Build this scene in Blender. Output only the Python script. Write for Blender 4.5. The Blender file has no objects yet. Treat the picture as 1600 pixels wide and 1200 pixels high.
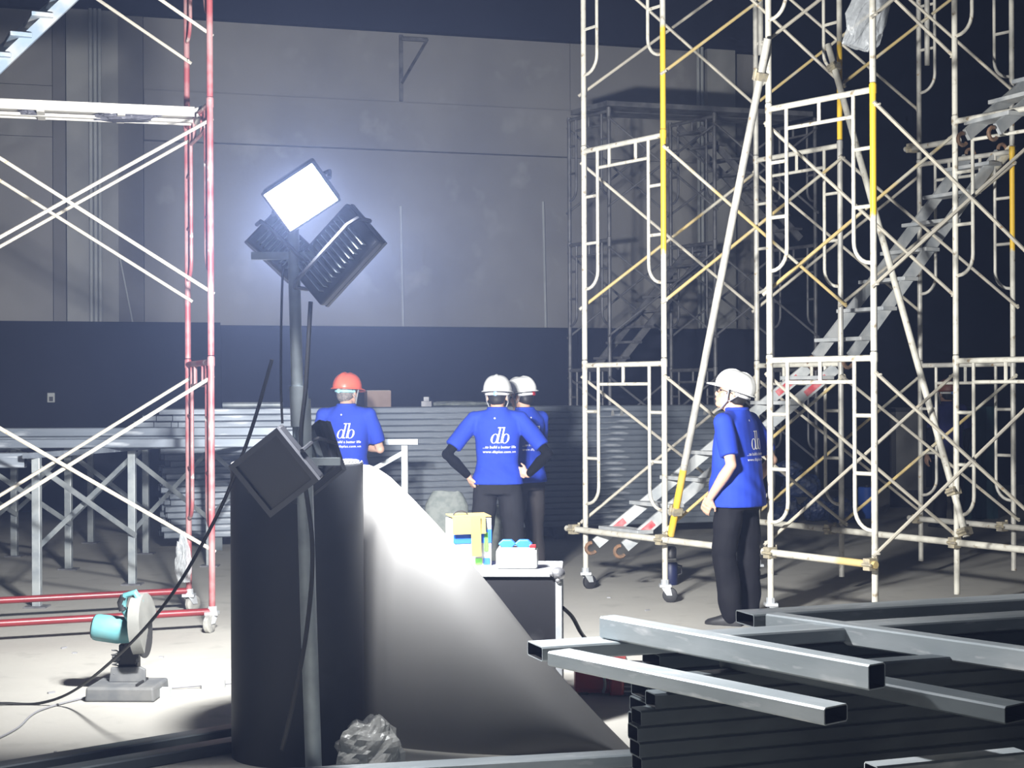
import bpy, bmesh, math, random
from mathutils import Vector, Matrix, noise
from mathutils.bvhtree import BVHTree

random.seed(7)
SC = bpy.context.scene
COL = SC.collection
V = Vector
PI = math.pi

# ------------------------------------------------------------------ camera
FPX = 2400.0          # focal length in pixels of the 1600 px wide frame
CH = 1.58             # camera height
HZ = 610.0            # image row of the horizon
cam = bpy.data.cameras.new('camera')
cam.sensor_width = 36.0
cam.lens = 36.0 * FPX / 1600.0
cam.clip_end = 200
cam.shift_y = (HZ - 600.0) / 1600.0
camo = bpy.data.objects.new('camera', cam)
COL.objects.link(camo)
camo.location = (0, 0, CH)
camo.rotation_euler = (PI / 2, math.radians(0.25), 0)
SC.camera = camo

# ------------------------------------------------------------------ world, exposure
w = bpy.data.worlds.new('hall')
SC.world = w
w.use_nodes = True
w.node_tree.nodes['Background'].inputs[0].default_value = (0.85, 0.92, 1.0, 1)
w.node_tree.nodes['Background'].inputs[1].default_value = 0.085
SC.view_settings.view_transform = 'Standard'
SC.view_settings.look = 'None'
SC.view_settings.gamma = 1.0
SC.view_settings.use_curve_mapping = False
SC.view_settings.exposure = 0.0
LAMP_BACK = 400.0     # watts of each floodlight that shines into the hall
LAMP_FRONT = 260.0    # watts of the floodlight that faces the camera
HAZE = 0.0052  # density of the added haze volume that makes the lamp glow

def wx(px, Y): return (px - 800.0) / FPX * Y
def wz(py, Y): return CH + (HZ - py) / FPX * Y
def at(px, py, Y): return V((wx(px, Y), Y, wz(py, Y)))

# ------------------------------------------------------------------ materials
def newmat(name):
    m = bpy.data.materials.new(name)
    m.use_nodes = True
    nt = m.node_tree
    return m, nt, nt.nodes['Principled BSDF']

def pm(name, c1, c2=None, scale=6.0, lo=0.4, hi=0.65, rough=0.6, metal=0.0, bump=0.0,
       bscale=40.0, stretch=(1, 1, 1), c3=None, scale3=20.0, lo3=0.6, hi3=0.7, coords='Object', spec=0.5, rvar=0.0):
    m, nt, b = newmat(name)
    N, L = nt.nodes, nt.links
    b.inputs['Base Color'].default_value = (*c1, 1)
    b.inputs['Roughness'].default_value = rough
    b.inputs['Metallic'].default_value = metal
    b.inputs['Specular IOR Level'].default_value = spec
    tc = N.new('ShaderNodeTexCoord')
    mp = N.new('ShaderNodeMapping')
    mp.inputs['Scale'].default_value = stretch
    L.new(tc.outputs[coords], mp.inputs['Vector'])
    col = None
    def layer(prev, ca, cb, sc, l, h):
        n = N.new('ShaderNodeTexNoise')
        n.inputs['Scale'].default_value = sc
        n.inputs['Detail'].default_value = 5
        L.new(mp.outputs[0], n.inputs['Vector'])
        r = N.new('ShaderNodeMapRange')
        r.inputs['From Min'].default_value = l
        r.inputs['From Max'].default_value = h
        L.new(n.outputs['Fac'], r.inputs['Value'])
        x = N.new('ShaderNodeMix')
        x.data_type = 'RGBA'
        L.new(r.outputs[0], x.inputs['Factor'])
        if prev is None: x.inputs['A'].default_value = (*ca, 1)
        else: L.new(prev, x.inputs['A'])
        x.inputs['B'].default_value = (*cb, 1)
        return x.outputs['Result'], r
    if c2:
        col, r = layer(None, c1, c2, scale, lo, hi)
        if rvar:
            rr = N.new('ShaderNodeMapRange')
            rr.inputs['To Min'].default_value = rough
            rr.inputs['To Max'].default_value = rough + rvar
            L.new(r.outputs[0], rr.inputs['Value'])
            L.new(rr.outputs[0], b.inputs['Roughness'])
    if c3: col, _ = layer(col, c1, c3, scale3, lo3, hi3)
    if col: L.new(col, b.inputs['Base Color'])
    if bump:
        n = N.new('ShaderNodeTexNoise')
        n.inputs['Scale'].default_value = bscale
        n.inputs['Detail'].default_value = 4
        L.new(mp.outputs[0], n.inputs['Vector'])
        bp = N.new('ShaderNodeBump')
        bp.inputs['Strength'].default_value = bump
        bp.inputs['Distance'].default_value = 0.01
        L.new(n.outputs['Fac'], bp.inputs['Height'])
        L.new(bp.outputs[0], b.inputs['Normal'])
    return m

def emat(name, col, strength):
    m, nt, b = newmat(name)
    b.inputs['Base Color'].default_value = (0.9, 0.9, 0.9, 1)
    b.inputs['Emission Color'].default_value = (*col, 1)
    b.inputs['Emission Strength'].default_value = strength
    return m

M = {}
M['floor'] = pm('concrete_floor', (0.46, 0.445, 0.40), (0.385, 0.37, 0.335), 0.9, 0.35, 0.7, 0.85, 0, 0.25, 18,
                c3=(0.32, 0.31, 0.28), scale3=5.0, lo3=0.58, hi3=0.8)
M['wall'] = pm('concrete_wall', (0.36, 0.35, 0.345), (0.27, 0.265, 0.27), 0.55, 0.38, 0.68, 0.9, 0, 0.2, 10,
               c3=(0.42, 0.415, 0.41), scale3=1.7, lo3=0.58, hi3=0.75)
M['column'] = pm('concrete_column', (0.43, 0.43, 0.42), (0.31, 0.31, 0.31), 1.2, 0.42, 0.66, 0.9, 0, 0.2, 10)
M['wall_dark'] = pm('dark_plaster_strip', (0.22, 0.215, 0.22), (0.27, 0.265, 0.27), 0.9, 0.45, 0.7, 0.9, 0, 0.2, 10)
M['joint'] = pm('dark_joint', (0.10, 0.10, 0.105), rough=0.95)
M['navy'] = pm('navy_wall_paint', (0.020, 0.021, 0.034), (0.015, 0.016, 0.026), 1.0, rough=0.85, spec=0.2)
M['black_wall'] = pm('black_wall_paint', (0.006, 0.006, 0.008), (0.004, 0.004, 0.005), 1.0, rough=0.95, spec=0.1)
M['conduit'] = pm('pale_conduit', (0.58, 0.60, 0.60), (0.48, 0.5, 0.5), 3, rough=0.5)
M['white_paint'] = pm('white_scaffold_paint', (0.53, 0.51, 0.44), (0.40, 0.38, 0.32), 9, 0.5, 0.7, 0.5, 0.0,
                      c3=(0.24, 0.19, 0.12), scale3=22, lo3=0.60, hi3=0.72)
M['steel_paint'] = pm('worn_grey_scaffold_steel', (0.52, 0.50, 0.44), (0.34, 0.33, 0.30), 7, 0.42, 0.62, 0.5, 0.15,
                      c3=(0.27, 0.19, 0.10), scale3=22, lo3=0.64, hi3=0.72)
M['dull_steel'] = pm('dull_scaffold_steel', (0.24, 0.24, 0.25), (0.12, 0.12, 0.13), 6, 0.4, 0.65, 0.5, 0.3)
M['red_paint'] = pm('worn_red_scaffold_paint', (0.26, 0.06, 0.065), (0.31, 0.17, 0.165), 4.5, 0.42, 0.58, 0.5, 0.0,
                    c3=(0.55, 0.52, 0.46), scale3=9, lo3=0.63, hi3=0.70)
M['red_tube'] = pm('glossy_red_tube', (0.22, 0.025, 0.03), (0.15, 0.02, 0.025), 5, rough=0.35)
M['brace'] = pm('cream_brace_steel', (0.50, 0.46, 0.37), (0.42, 0.39, 0.33), 8, 0.42, 0.62, 0.5, 0.1,
                c3=(0.30, 0.2, 0.1), scale3=18, lo3=0.66, hi3=0.74)
M['yellow_brace'] = pm('patchy_yellow_brace', (0.55, 0.42, 0.18), (0.50, 0.47, 0.38), 2.6, 0.42, 0.5, 0.5)
M['yellow'] = pm('yellow_paint', (0.72, 0.44, 0.03), (0.62, 0.40, 0.08), 8, rough=0.45)
M['galv'] = pm('galvanised_steel', (0.50, 0.54, 0.56), (0.32, 0.36, 0.38), 5, 0.38, 0.66, 0.42, 0.2, 0.05, 60,
               stretch=(0.35, 1.5, 1.5), c3=(0.62, 0.64, 0.65), scale3=17, lo3=0.6, hi3=0.72, rvar=0.15)
M['galv_stack'] = pm('stacked_galvanised_steel', (0.28, 0.31, 0.35), (0.17, 0.195, 0.23), 3.0, 0.38, 0.66, 0.34, 0.35,
               stretch=(0.25, 2.0, 2.0), c3=(0.45, 0.48, 0.52), scale3=9, lo3=0.60, hi3=0.70, rvar=0.15)
M['bore_shade'] = pm('tube_bore_shade', (0.012, 0.012, 0.013), rough=0.9, spec=0.1)  # near-black inner faces: shade of the hollow put into the colour
M['galv_bright'] = pm('bright_galvanised_post', (0.42, 0.45, 0.45), (0.28, 0.31, 0.33), 9, 0.4, 0.62, 0.4, 0.35)
M['galv_dark'] = pm('dark_box_steel', (0.115, 0.135, 0.145), (0.07, 0.085, 0.095), 5, 0.4, 0.65, 0.4, 0.2,
                    stretch=(0.4, 1.5, 1.5), rvar=0.2)
M['plank'] = pm('dusty_plank_steel', (0.46, 0.44, 0.39), (0.45, 0.43, 0.38), 10, rough=0.6, metal=0.1)
M['stair'] = pm('stair_steel', (0.50, 0.51, 0.50), (0.34, 0.36, 0.37), 8, rough=0.5, metal=0.25)
M['blue_stair'] = pm('faded_blue_steel', (0.30, 0.38, 0.46), (0.45, 0.47, 0.48), 6, 0.45, 0.6, 0.55, 0.1)
M['red_mark'] = pm('red_paint_mark', (0.42, 0.05, 0.06), (0.5, 0.2, 0.2), 18, rough=0.5)
M['rust'] = pm('rusty_hook', (0.20, 0.11, 0.06), (0.10, 0.07, 0.05), 20, rough=0.8)
M['coupler'] = pm('coupler_steel', (0.50, 0.44, 0.30), (0.30, 0.27, 0.22), 25, rough=0.5, metal=0.4)
M['rubber'] = pm('black_rubber', (0.02, 0.02, 0.022), rough=0.6)
M['grey_rubber'] = pm('dusty_wheel', (0.34, 0.33, 0.30), (0.2, 0.2, 0.19), 20, rough=0.8)
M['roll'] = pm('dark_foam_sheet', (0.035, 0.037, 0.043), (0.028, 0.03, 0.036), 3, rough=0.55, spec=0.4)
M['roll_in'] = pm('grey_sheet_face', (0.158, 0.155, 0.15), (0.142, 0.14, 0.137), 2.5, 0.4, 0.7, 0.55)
M['pole'] = pm('lamp_pole_steel', (0.36, 0.40, 0.42), (0.26, 0.29, 0.31), 8, rough=0.5, metal=0.5)
M['lamp_body'] = pm('lamp_housing', (0.045, 0.047, 0.055), (0.03, 0.03, 0.035), 10, rough=0.45, metal=0.3)
M['lamp_glass'] = pm('unlit_lamp_glass', (0.035, 0.037, 0.045), rough=0.2)
M['lamp_rim'] = pm('lamp_rim_grey', (0.085, 0.088, 0.10), rough=0.5, metal=0.3)
M['lamp_on'] = emat('lit_lamp_glass', (0.90, 0.95, 1.0), 60.0)
M['cable'] = pm('black_cable', (0.012, 0.012, 0.013), rough=0.5)
M['case'] = pm('black_case_laminate', (0.010, 0.010, 0.013), (0.05, 0.05, 0.055), 5, 0.58, 0.75, 0.5)
M['alu'] = pm('aluminium_edge', (0.62, 0.64, 0.66), (0.5, 0.52, 0.54), 12, rough=0.35, metal=0.4)
M['chrome'] = pm('chrome_corner', (0.5, 0.5, 0.52), rough=0.25, metal=0.8)
M['white_plastic'] = pm('white_plastic', (0.30, 0.30, 0.29), rough=0.4)
M['blue_plastic'] = pm('blue_plastic', (0.03, 0.13, 0.55), rough=0.35)
M['red_plastic'] = pm('red_plastic', (0.40, 0.02, 0.025), (0.32, 0.015, 0.02), 5, rough=0.3)
M['carton'] = pm('yellow_carton', (0.27, 0.185, 0.05), (0.25, 0.17, 0.05), 9, rough=0.7)
M['carton_blue'] = pm('blue_print', (0.02, 0.10, 0.50), rough=0.5)
M['carton_navy'] = pm('navy_print', (0.01, 0.015, 0.06), rough=0.5)
M['carton_green'] = pm('green_print', (0.10, 0.35, 0.05), rough=0.5)
M['carton_orange'] = pm('orange_print', (0.75, 0.40, 0.15), rough=0.5)
M['brown_carton'] = pm('brown_carton', (0.30, 0.22, 0.18), (0.25, 0.18, 0.15), 8, rough=0.8)
M['sack'] = pm('woven_grey_green_sack', (0.27, 0.29, 0.27), (0.20, 0.225, 0.21), 22, rough=0.75, bump=0.5, bscale=28)
M['sack_green'] = pm('green_sack_print', (0.05, 0.25, 0.10), rough=0.7)
M['teal'] = pm('teal_tool_casing', (0.10, 0.28, 0.30), (0.13, 0.29, 0.30), 12, rough=0.45)
M['saw_base'] = pm('dusty_cast_base', (0.11, 0.115, 0.12), (0.17, 0.17, 0.165), 9, rough=0.7)
M['saw_black'] = pm('black_tool_part', (0.02, 0.02, 0.022), rough=0.5)
M['saw_guard'] = pm('pale_guard_metal', (0.24, 0.24, 0.22), (0.18, 0.18, 0.165), 8, rough=0.5, metal=0.2)
M['skin'] = pm('skin', (0.58, 0.36, 0.26), (0.52, 0.31, 0.22), 14, rough=0.5)
M['hair'] = pm('black_hair', (0.012, 0.010, 0.010), rough=0.5)
M['grey_hair'] = pm('greying_hair', (0.22, 0.19, 0.17), (0.1, 0.09, 0.09), 60, rough=0.6)
M['shirt'] = pm('royal_blue_knit', (0.020, 0.052, 0.42), (0.016, 0.042, 0.36), 5, rough=0.8, bump=0.25, bscale=9, spec=0.25)
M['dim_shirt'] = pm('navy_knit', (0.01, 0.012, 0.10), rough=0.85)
M['black_sleeve'] = pm('black_stretch_cloth', (0.004, 0.004, 0.005), rough=0.85, spec=0.1, bump=0.3, bscale=20)
M['trousers'] = pm('charcoal_trousers', (0.020, 0.020, 0.024), (0.014, 0.014, 0.017), 6, spec=0.15, rough=0.8, bump=0.4, bscale=10)
M['trousers_black'] = pm('black_trousers', (0.007, 0.007, 0.010), (0.010, 0.010, 0.013), 6, spec=0.15, rough=0.8, bump=0.4, bscale=10)
M['trousers_grey'] = pm('grey_trousers', (0.038, 0.034, 0.034), spec=0.15, rough=0.85, bump=0.4, bscale=10)
M['shoe'] = pm('dark_shoe', (0.02, 0.02, 0.022), rough=0.5)
M['helmet_white'] = pm('white_helmet_shell', (0.68, 0.68, 0.66), rough=0.25)
M['helmet_orange'] = pm('orange_helmet_shell', (0.72, 0.13, 0.07), rough=0.28)
M['shaded_orange'] = pm('shaded_orange_shell', (0.16, 0.05, 0.03), rough=0.5)  # orange shell darkened, the gloom around the far figure put into its colour
M['print_white'] = pm('white_print', (0.82, 0.82, 0.84), rough=0.6)
M['strap'] = pm('grey_strap', (0.25, 0.25, 0.26), rough=0.7)
M['strap_white'] = pm('white_strap', (0.75, 0.75, 0.74), rough=0.6)
M['strap_aqua'] = pm('aqua_band', (0.30, 0.62, 0.66), rough=0.6)
M['band_blue'] = pm('blue_ratchet', (0.12, 0.25, 0.55), rough=0.4)
M['eye'] = pm('dark_eye', (0.01, 0.008, 0.008), rough=0.2)
M['lip'] = pm('lip_tone', (0.42, 0.2, 0.16), rough=0.5)
M['grey_panel'] = pm('grey_door_leaf', (0.16, 0.16, 0.155), (0.13, 0.13, 0.13), 3, rough=0.7)
M['dark_frame'] = pm('dark_door_frame', (0.03, 0.03, 0.032), rough=0.7)
M['teal_sheet'] = pm('teal_tarp', (0.01, 0.05, 0.065), (0.008, 0.04, 0.05), 3, rough=0.8)
M['blue_bags'] = pm('blue_wrapped_goods', (0.015, 0.03, 0.09), (0.05, 0.06, 0.09), 9, 0.5, 0.62, 0.5)

def plastic(name, col, alpha, rough=0.25):
    m, nt, b = newmat(name)
    b.inputs['Base Color'].default_value = (*col, 1)
    b.inputs['Roughness'].default_value = rough
    b.inputs['Alpha'].default_value = alpha
    N, L = nt.nodes, nt.links
    n = N.new('ShaderNodeTexNoise'); n.inputs['Scale'].default_value = 16; n.inputs['Detail'].default_value = 6
    tc = N.new('ShaderNodeTexCoord'); L.new(tc.outputs['Object'], n.inputs['Vector'])
    bp = N.new('ShaderNodeBump'); bp.inputs['Strength'].default_value = 0.8; bp.inputs['Distance'].default_value = 0.02
    L.new(n.outputs['Fac'], bp.inputs['Height']); L.new(bp.outputs[0], b.inputs['Normal'])
    return m
M['plastic'] = plastic('clear_plastic_film', (0.5, 0.52, 0.53), 0.42)
M['plastic_grey'] = plastic('cloudy_plastic_bag', (0.42, 0.42, 0.40), 0.8)
M['plastic_dark'] = plastic('dark_plastic_film', (0.10, 0.10, 0.12), 0.9)

def half_yellow(name, zsplit, above=True, zlo=None):
    """white scaffold paint whose leg is painted yellow over a stretch of its own length"""
    m = M['white_paint'].copy(); m.name = name
    nt = m.node_tree; N, L = nt.nodes, nt.links
    b = N['Principled BSDF']
    prev = b.inputs['Base Color'].links[0].from_socket
    tc = N.new('ShaderNodeTexCoord'); sp = N.new('ShaderNodeSeparateXYZ')
    L.new(tc.outputs['Object'], sp.inputs[0])
    n = N.new('ShaderNodeTexNoise'); n.inputs['Scale'].default_value = 14; L.new(tc.outputs['Object'], n.inputs['Vector'])
    a = N.new('ShaderNodeMath'); a.operation = 'MULTIPLY_ADD'
    L.new(n.outputs['Fac'], a.inputs[0]); a.inputs[1].default_value = 0.25; L.new(sp.outputs['Z'], a.inputs[2])
    r = N.new('ShaderNodeMapRange')
    r.inputs['From Min'].default_value = zsplit + 0.10
    r.inputs['From Max'].default_value = zsplit + 0.15
    if not above:
        r.inputs['To Min'].default_value = 1; r.inputs['To Max'].default_value = 0
    L.new(a.outputs[0], r.inputs['Value'])
    x = N.new('ShaderNodeMix'); x.data_type = 'RGBA'
    L.new(r.outputs[0], x.inputs['Factor']); L.new(prev, x.inputs['A'])
    x.inputs['B'].default_value = (0.74, 0.47, 0.03, 1)
    L.new(x.outputs['Result'], b.inputs['Base Color'])
    return m
M['yellow_top'] = half_yellow('white_leg_with_yellow_upper_part', 0.85)
M['yellow_top2'] = half_yellow('white_leg_with_yellow_upper_half', 0.78)
M['yellow_low'] = half_yellow('white_leg_with_yellow_lower_part', 0.75, False)

# ------------------------------------------------------------------ mesh helpers
class MB:
    def __init__(s): s.v = []; s.f = []; s.sm = False
    def add(s, vs, fs):
        o = len(s.v); s.v += [V(p) for p in vs]; s.f += [tuple(i + o for i in f) for f in fs]; return s
    def box(s, c, d, R=None):
        c = V(c); x, y, z = d[0] / 2, d[1] / 2, d[2] / 2
        vs = [V((a * x, b * y, e * z)) for a in (-1, 1) for b in (-1, 1) for e in (-1, 1)]
        if R is not None: vs = [R @ p for p in vs]
        return s.add([p + c for p in vs], [(0, 1, 3, 2), (4, 6, 7, 5), (0, 4, 5, 1), (2, 3, 7, 6), (0, 2, 6, 4), (1, 5, 7, 3)])
    def tube(s, pts, r, n=8, cap=True, close=False):
        pts = [V(p) for p in pts]; k = len(pts)
        rr = r if isinstance(r, (list, tuple)) else [r] * k
        up = None; rings = []
        for i in range(k):
            if close: t = pts[(i + 1) % k] - pts[i - 1]
            elif i == 0: t = pts[1] - pts[0]
            elif i == k - 1: t = pts[-1] - pts[-2]
            else: t = (pts[i + 1] - pts[i]).normalized() + (pts[i] - pts[i - 1]).normalized()
            t = t.normalized() if t.length > 1e-9 else V((0, 0, 1))
            if up is None:
                up = V((0, 0, 1)) if abs(t.z) < 0.9 else V((1, 0, 0))
            a = up - t * up.dot(t)
            if a.length < 1e-6: a = t.orthogonal()
            a.normalize(); b = t.cross(a); up = a
            rings.append([pts[i] + (a * math.cos(2 * PI * j / n) + b * math.sin(2 * PI * j / n)) * rr[i] for j in range(n)])
        o = len(s.v)
        for ring in rings: s.v += ring
        m = k if close else k - 1
        for i in range(m):
            i2 = (i + 1) % k
            for j in range(n):
                s.f.append((o + i * n + j, o + i * n + (j + 1) % n, o + i2 * n + (j + 1) % n, o + i2 * n + j))
        if cap and not close:
            s.f.append(tuple(o + j for j in range(n))[::-1])
            s.f.append(tuple(o + (k - 1) * n + j for j in range(n)))
        return s
    def lathe(s, prof, n=20, M4=None, close_top=False, close_bot=False):
        o = len(s.v); M4 = M4 or Matrix()
        for (r, z) in prof:
            for j in range(n):
                a = 2 * PI * j / n
                s.v.append(M4 @ V((r * math.cos(a), r * math.sin(a), z)))
        for i in range(len(prof) - 1):
            for j in range(n):
                s.f.append((o + i * n + j, o + i * n + (j + 1) % n, o + (i + 1) * n + (j + 1) % n, o + (i + 1) * n + j))
        if close_bot: s.f.append(tuple(o + j for j in range(n))[::-1])
        if close_top: s.f.append(tuple(o + (len(prof) - 1) * n + j for j in range(n)))
        return s
    def loft(s, rings, cap=True):
        o = len(s.v); n = len(rings[0])
        for r in rings: s.v += [V(p) for p in r]
        for i in range(len(rings) - 1):
            for j in range(n):
                s.f.append((o + i * n + j, o + i * n + (j + 1) % n, o + (i + 1) * n + (j + 1) % n, o + (i + 1) * n + j))
        if cap:
            s.f.append(tuple(o + j for j in range(n))[::-1]); s.f.append(tuple(o + (len(rings) - 1) * n + j for j in range(n)))
        return s
    def ball(s, c, r, nu=12, nv=8, R=None):
        c = V(c); r = V(r) if not isinstance(r, (int, float)) else V((r, r, r))
        rings = []
        for i in range(1, nv):
            t = PI * i / nv
            ring = []
            for j in range(nu):
                a = 2 * PI * j / nu
                p = V((r.x * math.sin(t) * math.cos(a), r.y * math.sin(t) * math.sin(a), -r.z * math.cos(t)))
                ring.append((R @ p if R is not None else p) + c)
            rings.append(ring)
        o = len(s.v); s.loft(rings, False)
        p0 = V((0, 0, -r.z)); p1 = V((0, 0, r.z))
        if R is not None: p0 = R @ p0; p1 = R @ p1
        s.v += [p0 + c, p1 + c]; b = len(s.v) - 2
        for j in range(nu):
            s.f.append((b, o + (j + 1) % nu, o + j)); q = o + (nv - 2) * nu
            s.f.append((b + 1, q + j, q + (j + 1) % nu))
        return s
    def prism(s, poly, y0, y1, F=None):
        """polygon (u,v) in a plane, extruded; F maps (u, depth, v) to the world"""
        F = F or (lambda u, d, q: V((u, d, q)))
        n = len(poly)
        vs = [F(u, y0, q) for u, q in poly] + [F(u, y1, q) for u, q in poly]
        fs = [tuple(range(n)), tuple(range(n, 2 * n))[::-1]] + [(i, i + n, (i + 1) % n + n, (i + 1) % n) for i in range(n)]
        return s.add(vs, fs)
    def mesh(s, name, smooth=False):
        me = bpy.data.meshes.new(name)
        me.from_pydata([tuple(p) for p in s.v], [], s.f)
        bm = bmesh.new(); bm.from_mesh(me); bmesh.ops.recalc_face_normals(bm, faces=bm.faces); bm.to_mesh(me); bm.free()
        if smooth: me.polygons.foreach_set('use_smooth', [True] * len(me.polygons))
        return me
    def build(s, name, mat, parent=None, smooth=False, bevel=0.0, loc=None):
        o = bpy.data.objects.new(name, s.mesh(name, smooth))
        COL.objects.link(o)
        o.data.materials.append(M[mat] if isinstance(mat, str) else mat)
        if parent: o.parent = parent
        if loc is not None: o.location = loc
        if smooth:
            try: o.data.set_sharp_from_angle(angle=math.radians(50))
            except Exception: pass
        if bevel:
            md = o.modifiers.new('bevel', 'BEVEL'); md.width = bevel; md.segments = 2; md.limit_method = 'ANGLE'
        return o

def tag(o, label=None, cat=None, group=None, kind=None):
    if label: o['label'] = label
    if cat: o['category'] = cat
    if group: o['group'] = group
    if kind: o['kind'] = kind
    return o
def empty(name, loc=(0, 0, 0), rz=0.0):
    o = bpy.data.objects.new(name, None); COL.objects.link(o); o.empty_display_size = 0.1
    o.location = loc; o.rotation_euler = (0, 0, rz); return o
def copy_tree(o, parent=None):
    c = o.copy(); COL.objects.link(c); c.parent = parent
    for ch in [x for x in o.children]: copy_tree(ch, c)
    return c
def obj_of(name, me, mat, parent=None):
    o = bpy.data.objects.new(name, me); COL.objects.link(o)
    if not me.materials: me.materials.append(M[mat] if isinstance(mat, str) else mat)
    o.parent = parent; return o
def frameR(xdir, up=V((0, 0, 1))):
    x = V(xdir).normalized(); z = (up - x * up.dot(x)).normalized(); y = z.cross(x)
    return Matrix((x, y, z)).transposed()

# ------------------------------------------------------------------ the hall
def fl():
    m = MB(); nx, ny = 1, 1
    m.box((2, 14, -0.1), (60, 44, 0.2)); return m.build('floor', 'floor')
tag(fl(), kind='structure')

WO = V((-6.83, 20.5, 0)); WD = V((0.96, 0.2815, 0)).normalized(); WN = V((WD.y, -WD.x, 0))
WANG = math.atan2(WD.y, WD.x)
def wu(px):
    k = (px - 800) / FPX
    return (k * WO.y - WO.x) / (WD.x - k * WD.y)
def wzz(px, py):
    u = wu(px); return wz(py, WO.y + WD.y * u)
wall = empty('wall_back', WO, WANG); tag(wall, kind='structure')     # local: x along, -y towards the camera
UE = wu(1186)
Z1, Z2, Z3, Z4 = 2.5, 5.02, 5.71, 6.72
def wpanel(name, u0, u1, z0, z1, proud, mat, thick=0.25, parent=None):
    g = 0.008
    return MB().box(((u0 + u1) / 2, thick / 2 - proud, (z0 + z1) / 2), (u1 - u0 - g, thick, z1 - z0 - g)).build(name, mat, parent or wall)
cols = [(wu(105), wu(186)), (wu(1098), wu(1142))]
strips = [(wu(84), cols[0][0]), (cols[0][1], wu(226)), (cols[1][1], wu(1150))]
spans = [(-4.0, strips[0][0]), (strips[1][1], wu(893)), (wu(893), cols[1][0]), (strips[2][1], UE)]
MB().box((8, 0.45, 4), (26, 0.2, 8.4)).build('backing', 'joint', wall)
for i, (a, b) in enumerate(spans):
    wpanel('panel', a, b, Z1, Z2, 0.0, 'wall')
    wpanel('panel', a, b, Z2, Z3, 0.09 if i in (1,) else 0.0, 'wall')
    wpanel('panel', a, b, Z3, Z4, 0.0, 'wall')
for a, b in strips:
    wpanel('panel', a, b, Z1, Z4, 0.01, 'wall_dark')
for a, b in cols:
    wpanel('column', a, b, Z1, Z4, 0.22, 'column', 0.45)
wpanel('lower_panel', -4, wu(342), 0, Z1 + 0.03, 0.30, 'navy', 0.55)
wpanel('lower_panel', wu(342), wu(893), 0, Z1 - 0.01, 0.30, 'navy', 0.55)
wpanel('lower_panel', wu(893), UE, 0, Z1 - 0.01, 0.30, 'navy', 0.55)
wpanel('upper_band', -4, UE, Z4, 8.4, 0.12, 'navy', 0.4)
for px in (143, 150, 157, 1082, 1088):
    u = wu(px); m = MB().tube([(u, -0.27, Z1), (u, -0.27, Z4)], 0.026, 8); m.build('conduit', 'conduit', wall, True)
for px, top in ((628, 322), (850, 316)):
    u = wu(px); MB().tube([(u, -0.10, Z1), (u - 0.02, -0.06, wzz(px, top))], 0.018, 6).build('wall_rod', 'conduit', wall, True)
u0 = wu(190); MB().tube([(wu(208), -0.06, Z1), (wu(188), -0.03, wzz(188, 400))], 0.012, 6).build('wall_rod', 'conduit', wall, True)
# angled steel bracket high on the wall
ub = wu(628); zb0, zb1 = wzz(628, 158), wzz(628, 55); ub2 = wu(668)
m = MB().box((ub, -0.04, (zb0 + zb1) / 2), (0.05, 0.05, zb1 - zb0)).box(((ub + ub2) / 2, -0.08, zb1 - 0.06), (ub2 - ub, 0.05, 0.05))
m.tube([(ub, -0.08, zb0 + 0.25), (ub2, -0.08, zb1 - 0.05)], 0.022, 4); m.build('wall_bracket', 'dull_steel', wall)
s = MB().box((wu(80), -0.34, wzz(80, 618)), (0.10, 0.06, 0.13)).build('socket_box', 'conduit', wall, bevel=0.01)
s2 = MB().box((wu(80), -0.375, wzz(80, 620)), (0.05, 0.02, 0.06)).build('socket_face', 'joint', s)

dark = empty('wall_right', WO, WANG); tag(dark, kind='structure')
MB().box((UE + 10, 0.3, 5), (19.9, 0.3, 10)).build('black_curtain_wall', 'black_wall', dark)
ceil = MB().box((2, 14, 10.1), (60, 44, 0.2)).build('ceiling', 'black_wall'); tag(ceil, kind='structure')

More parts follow.
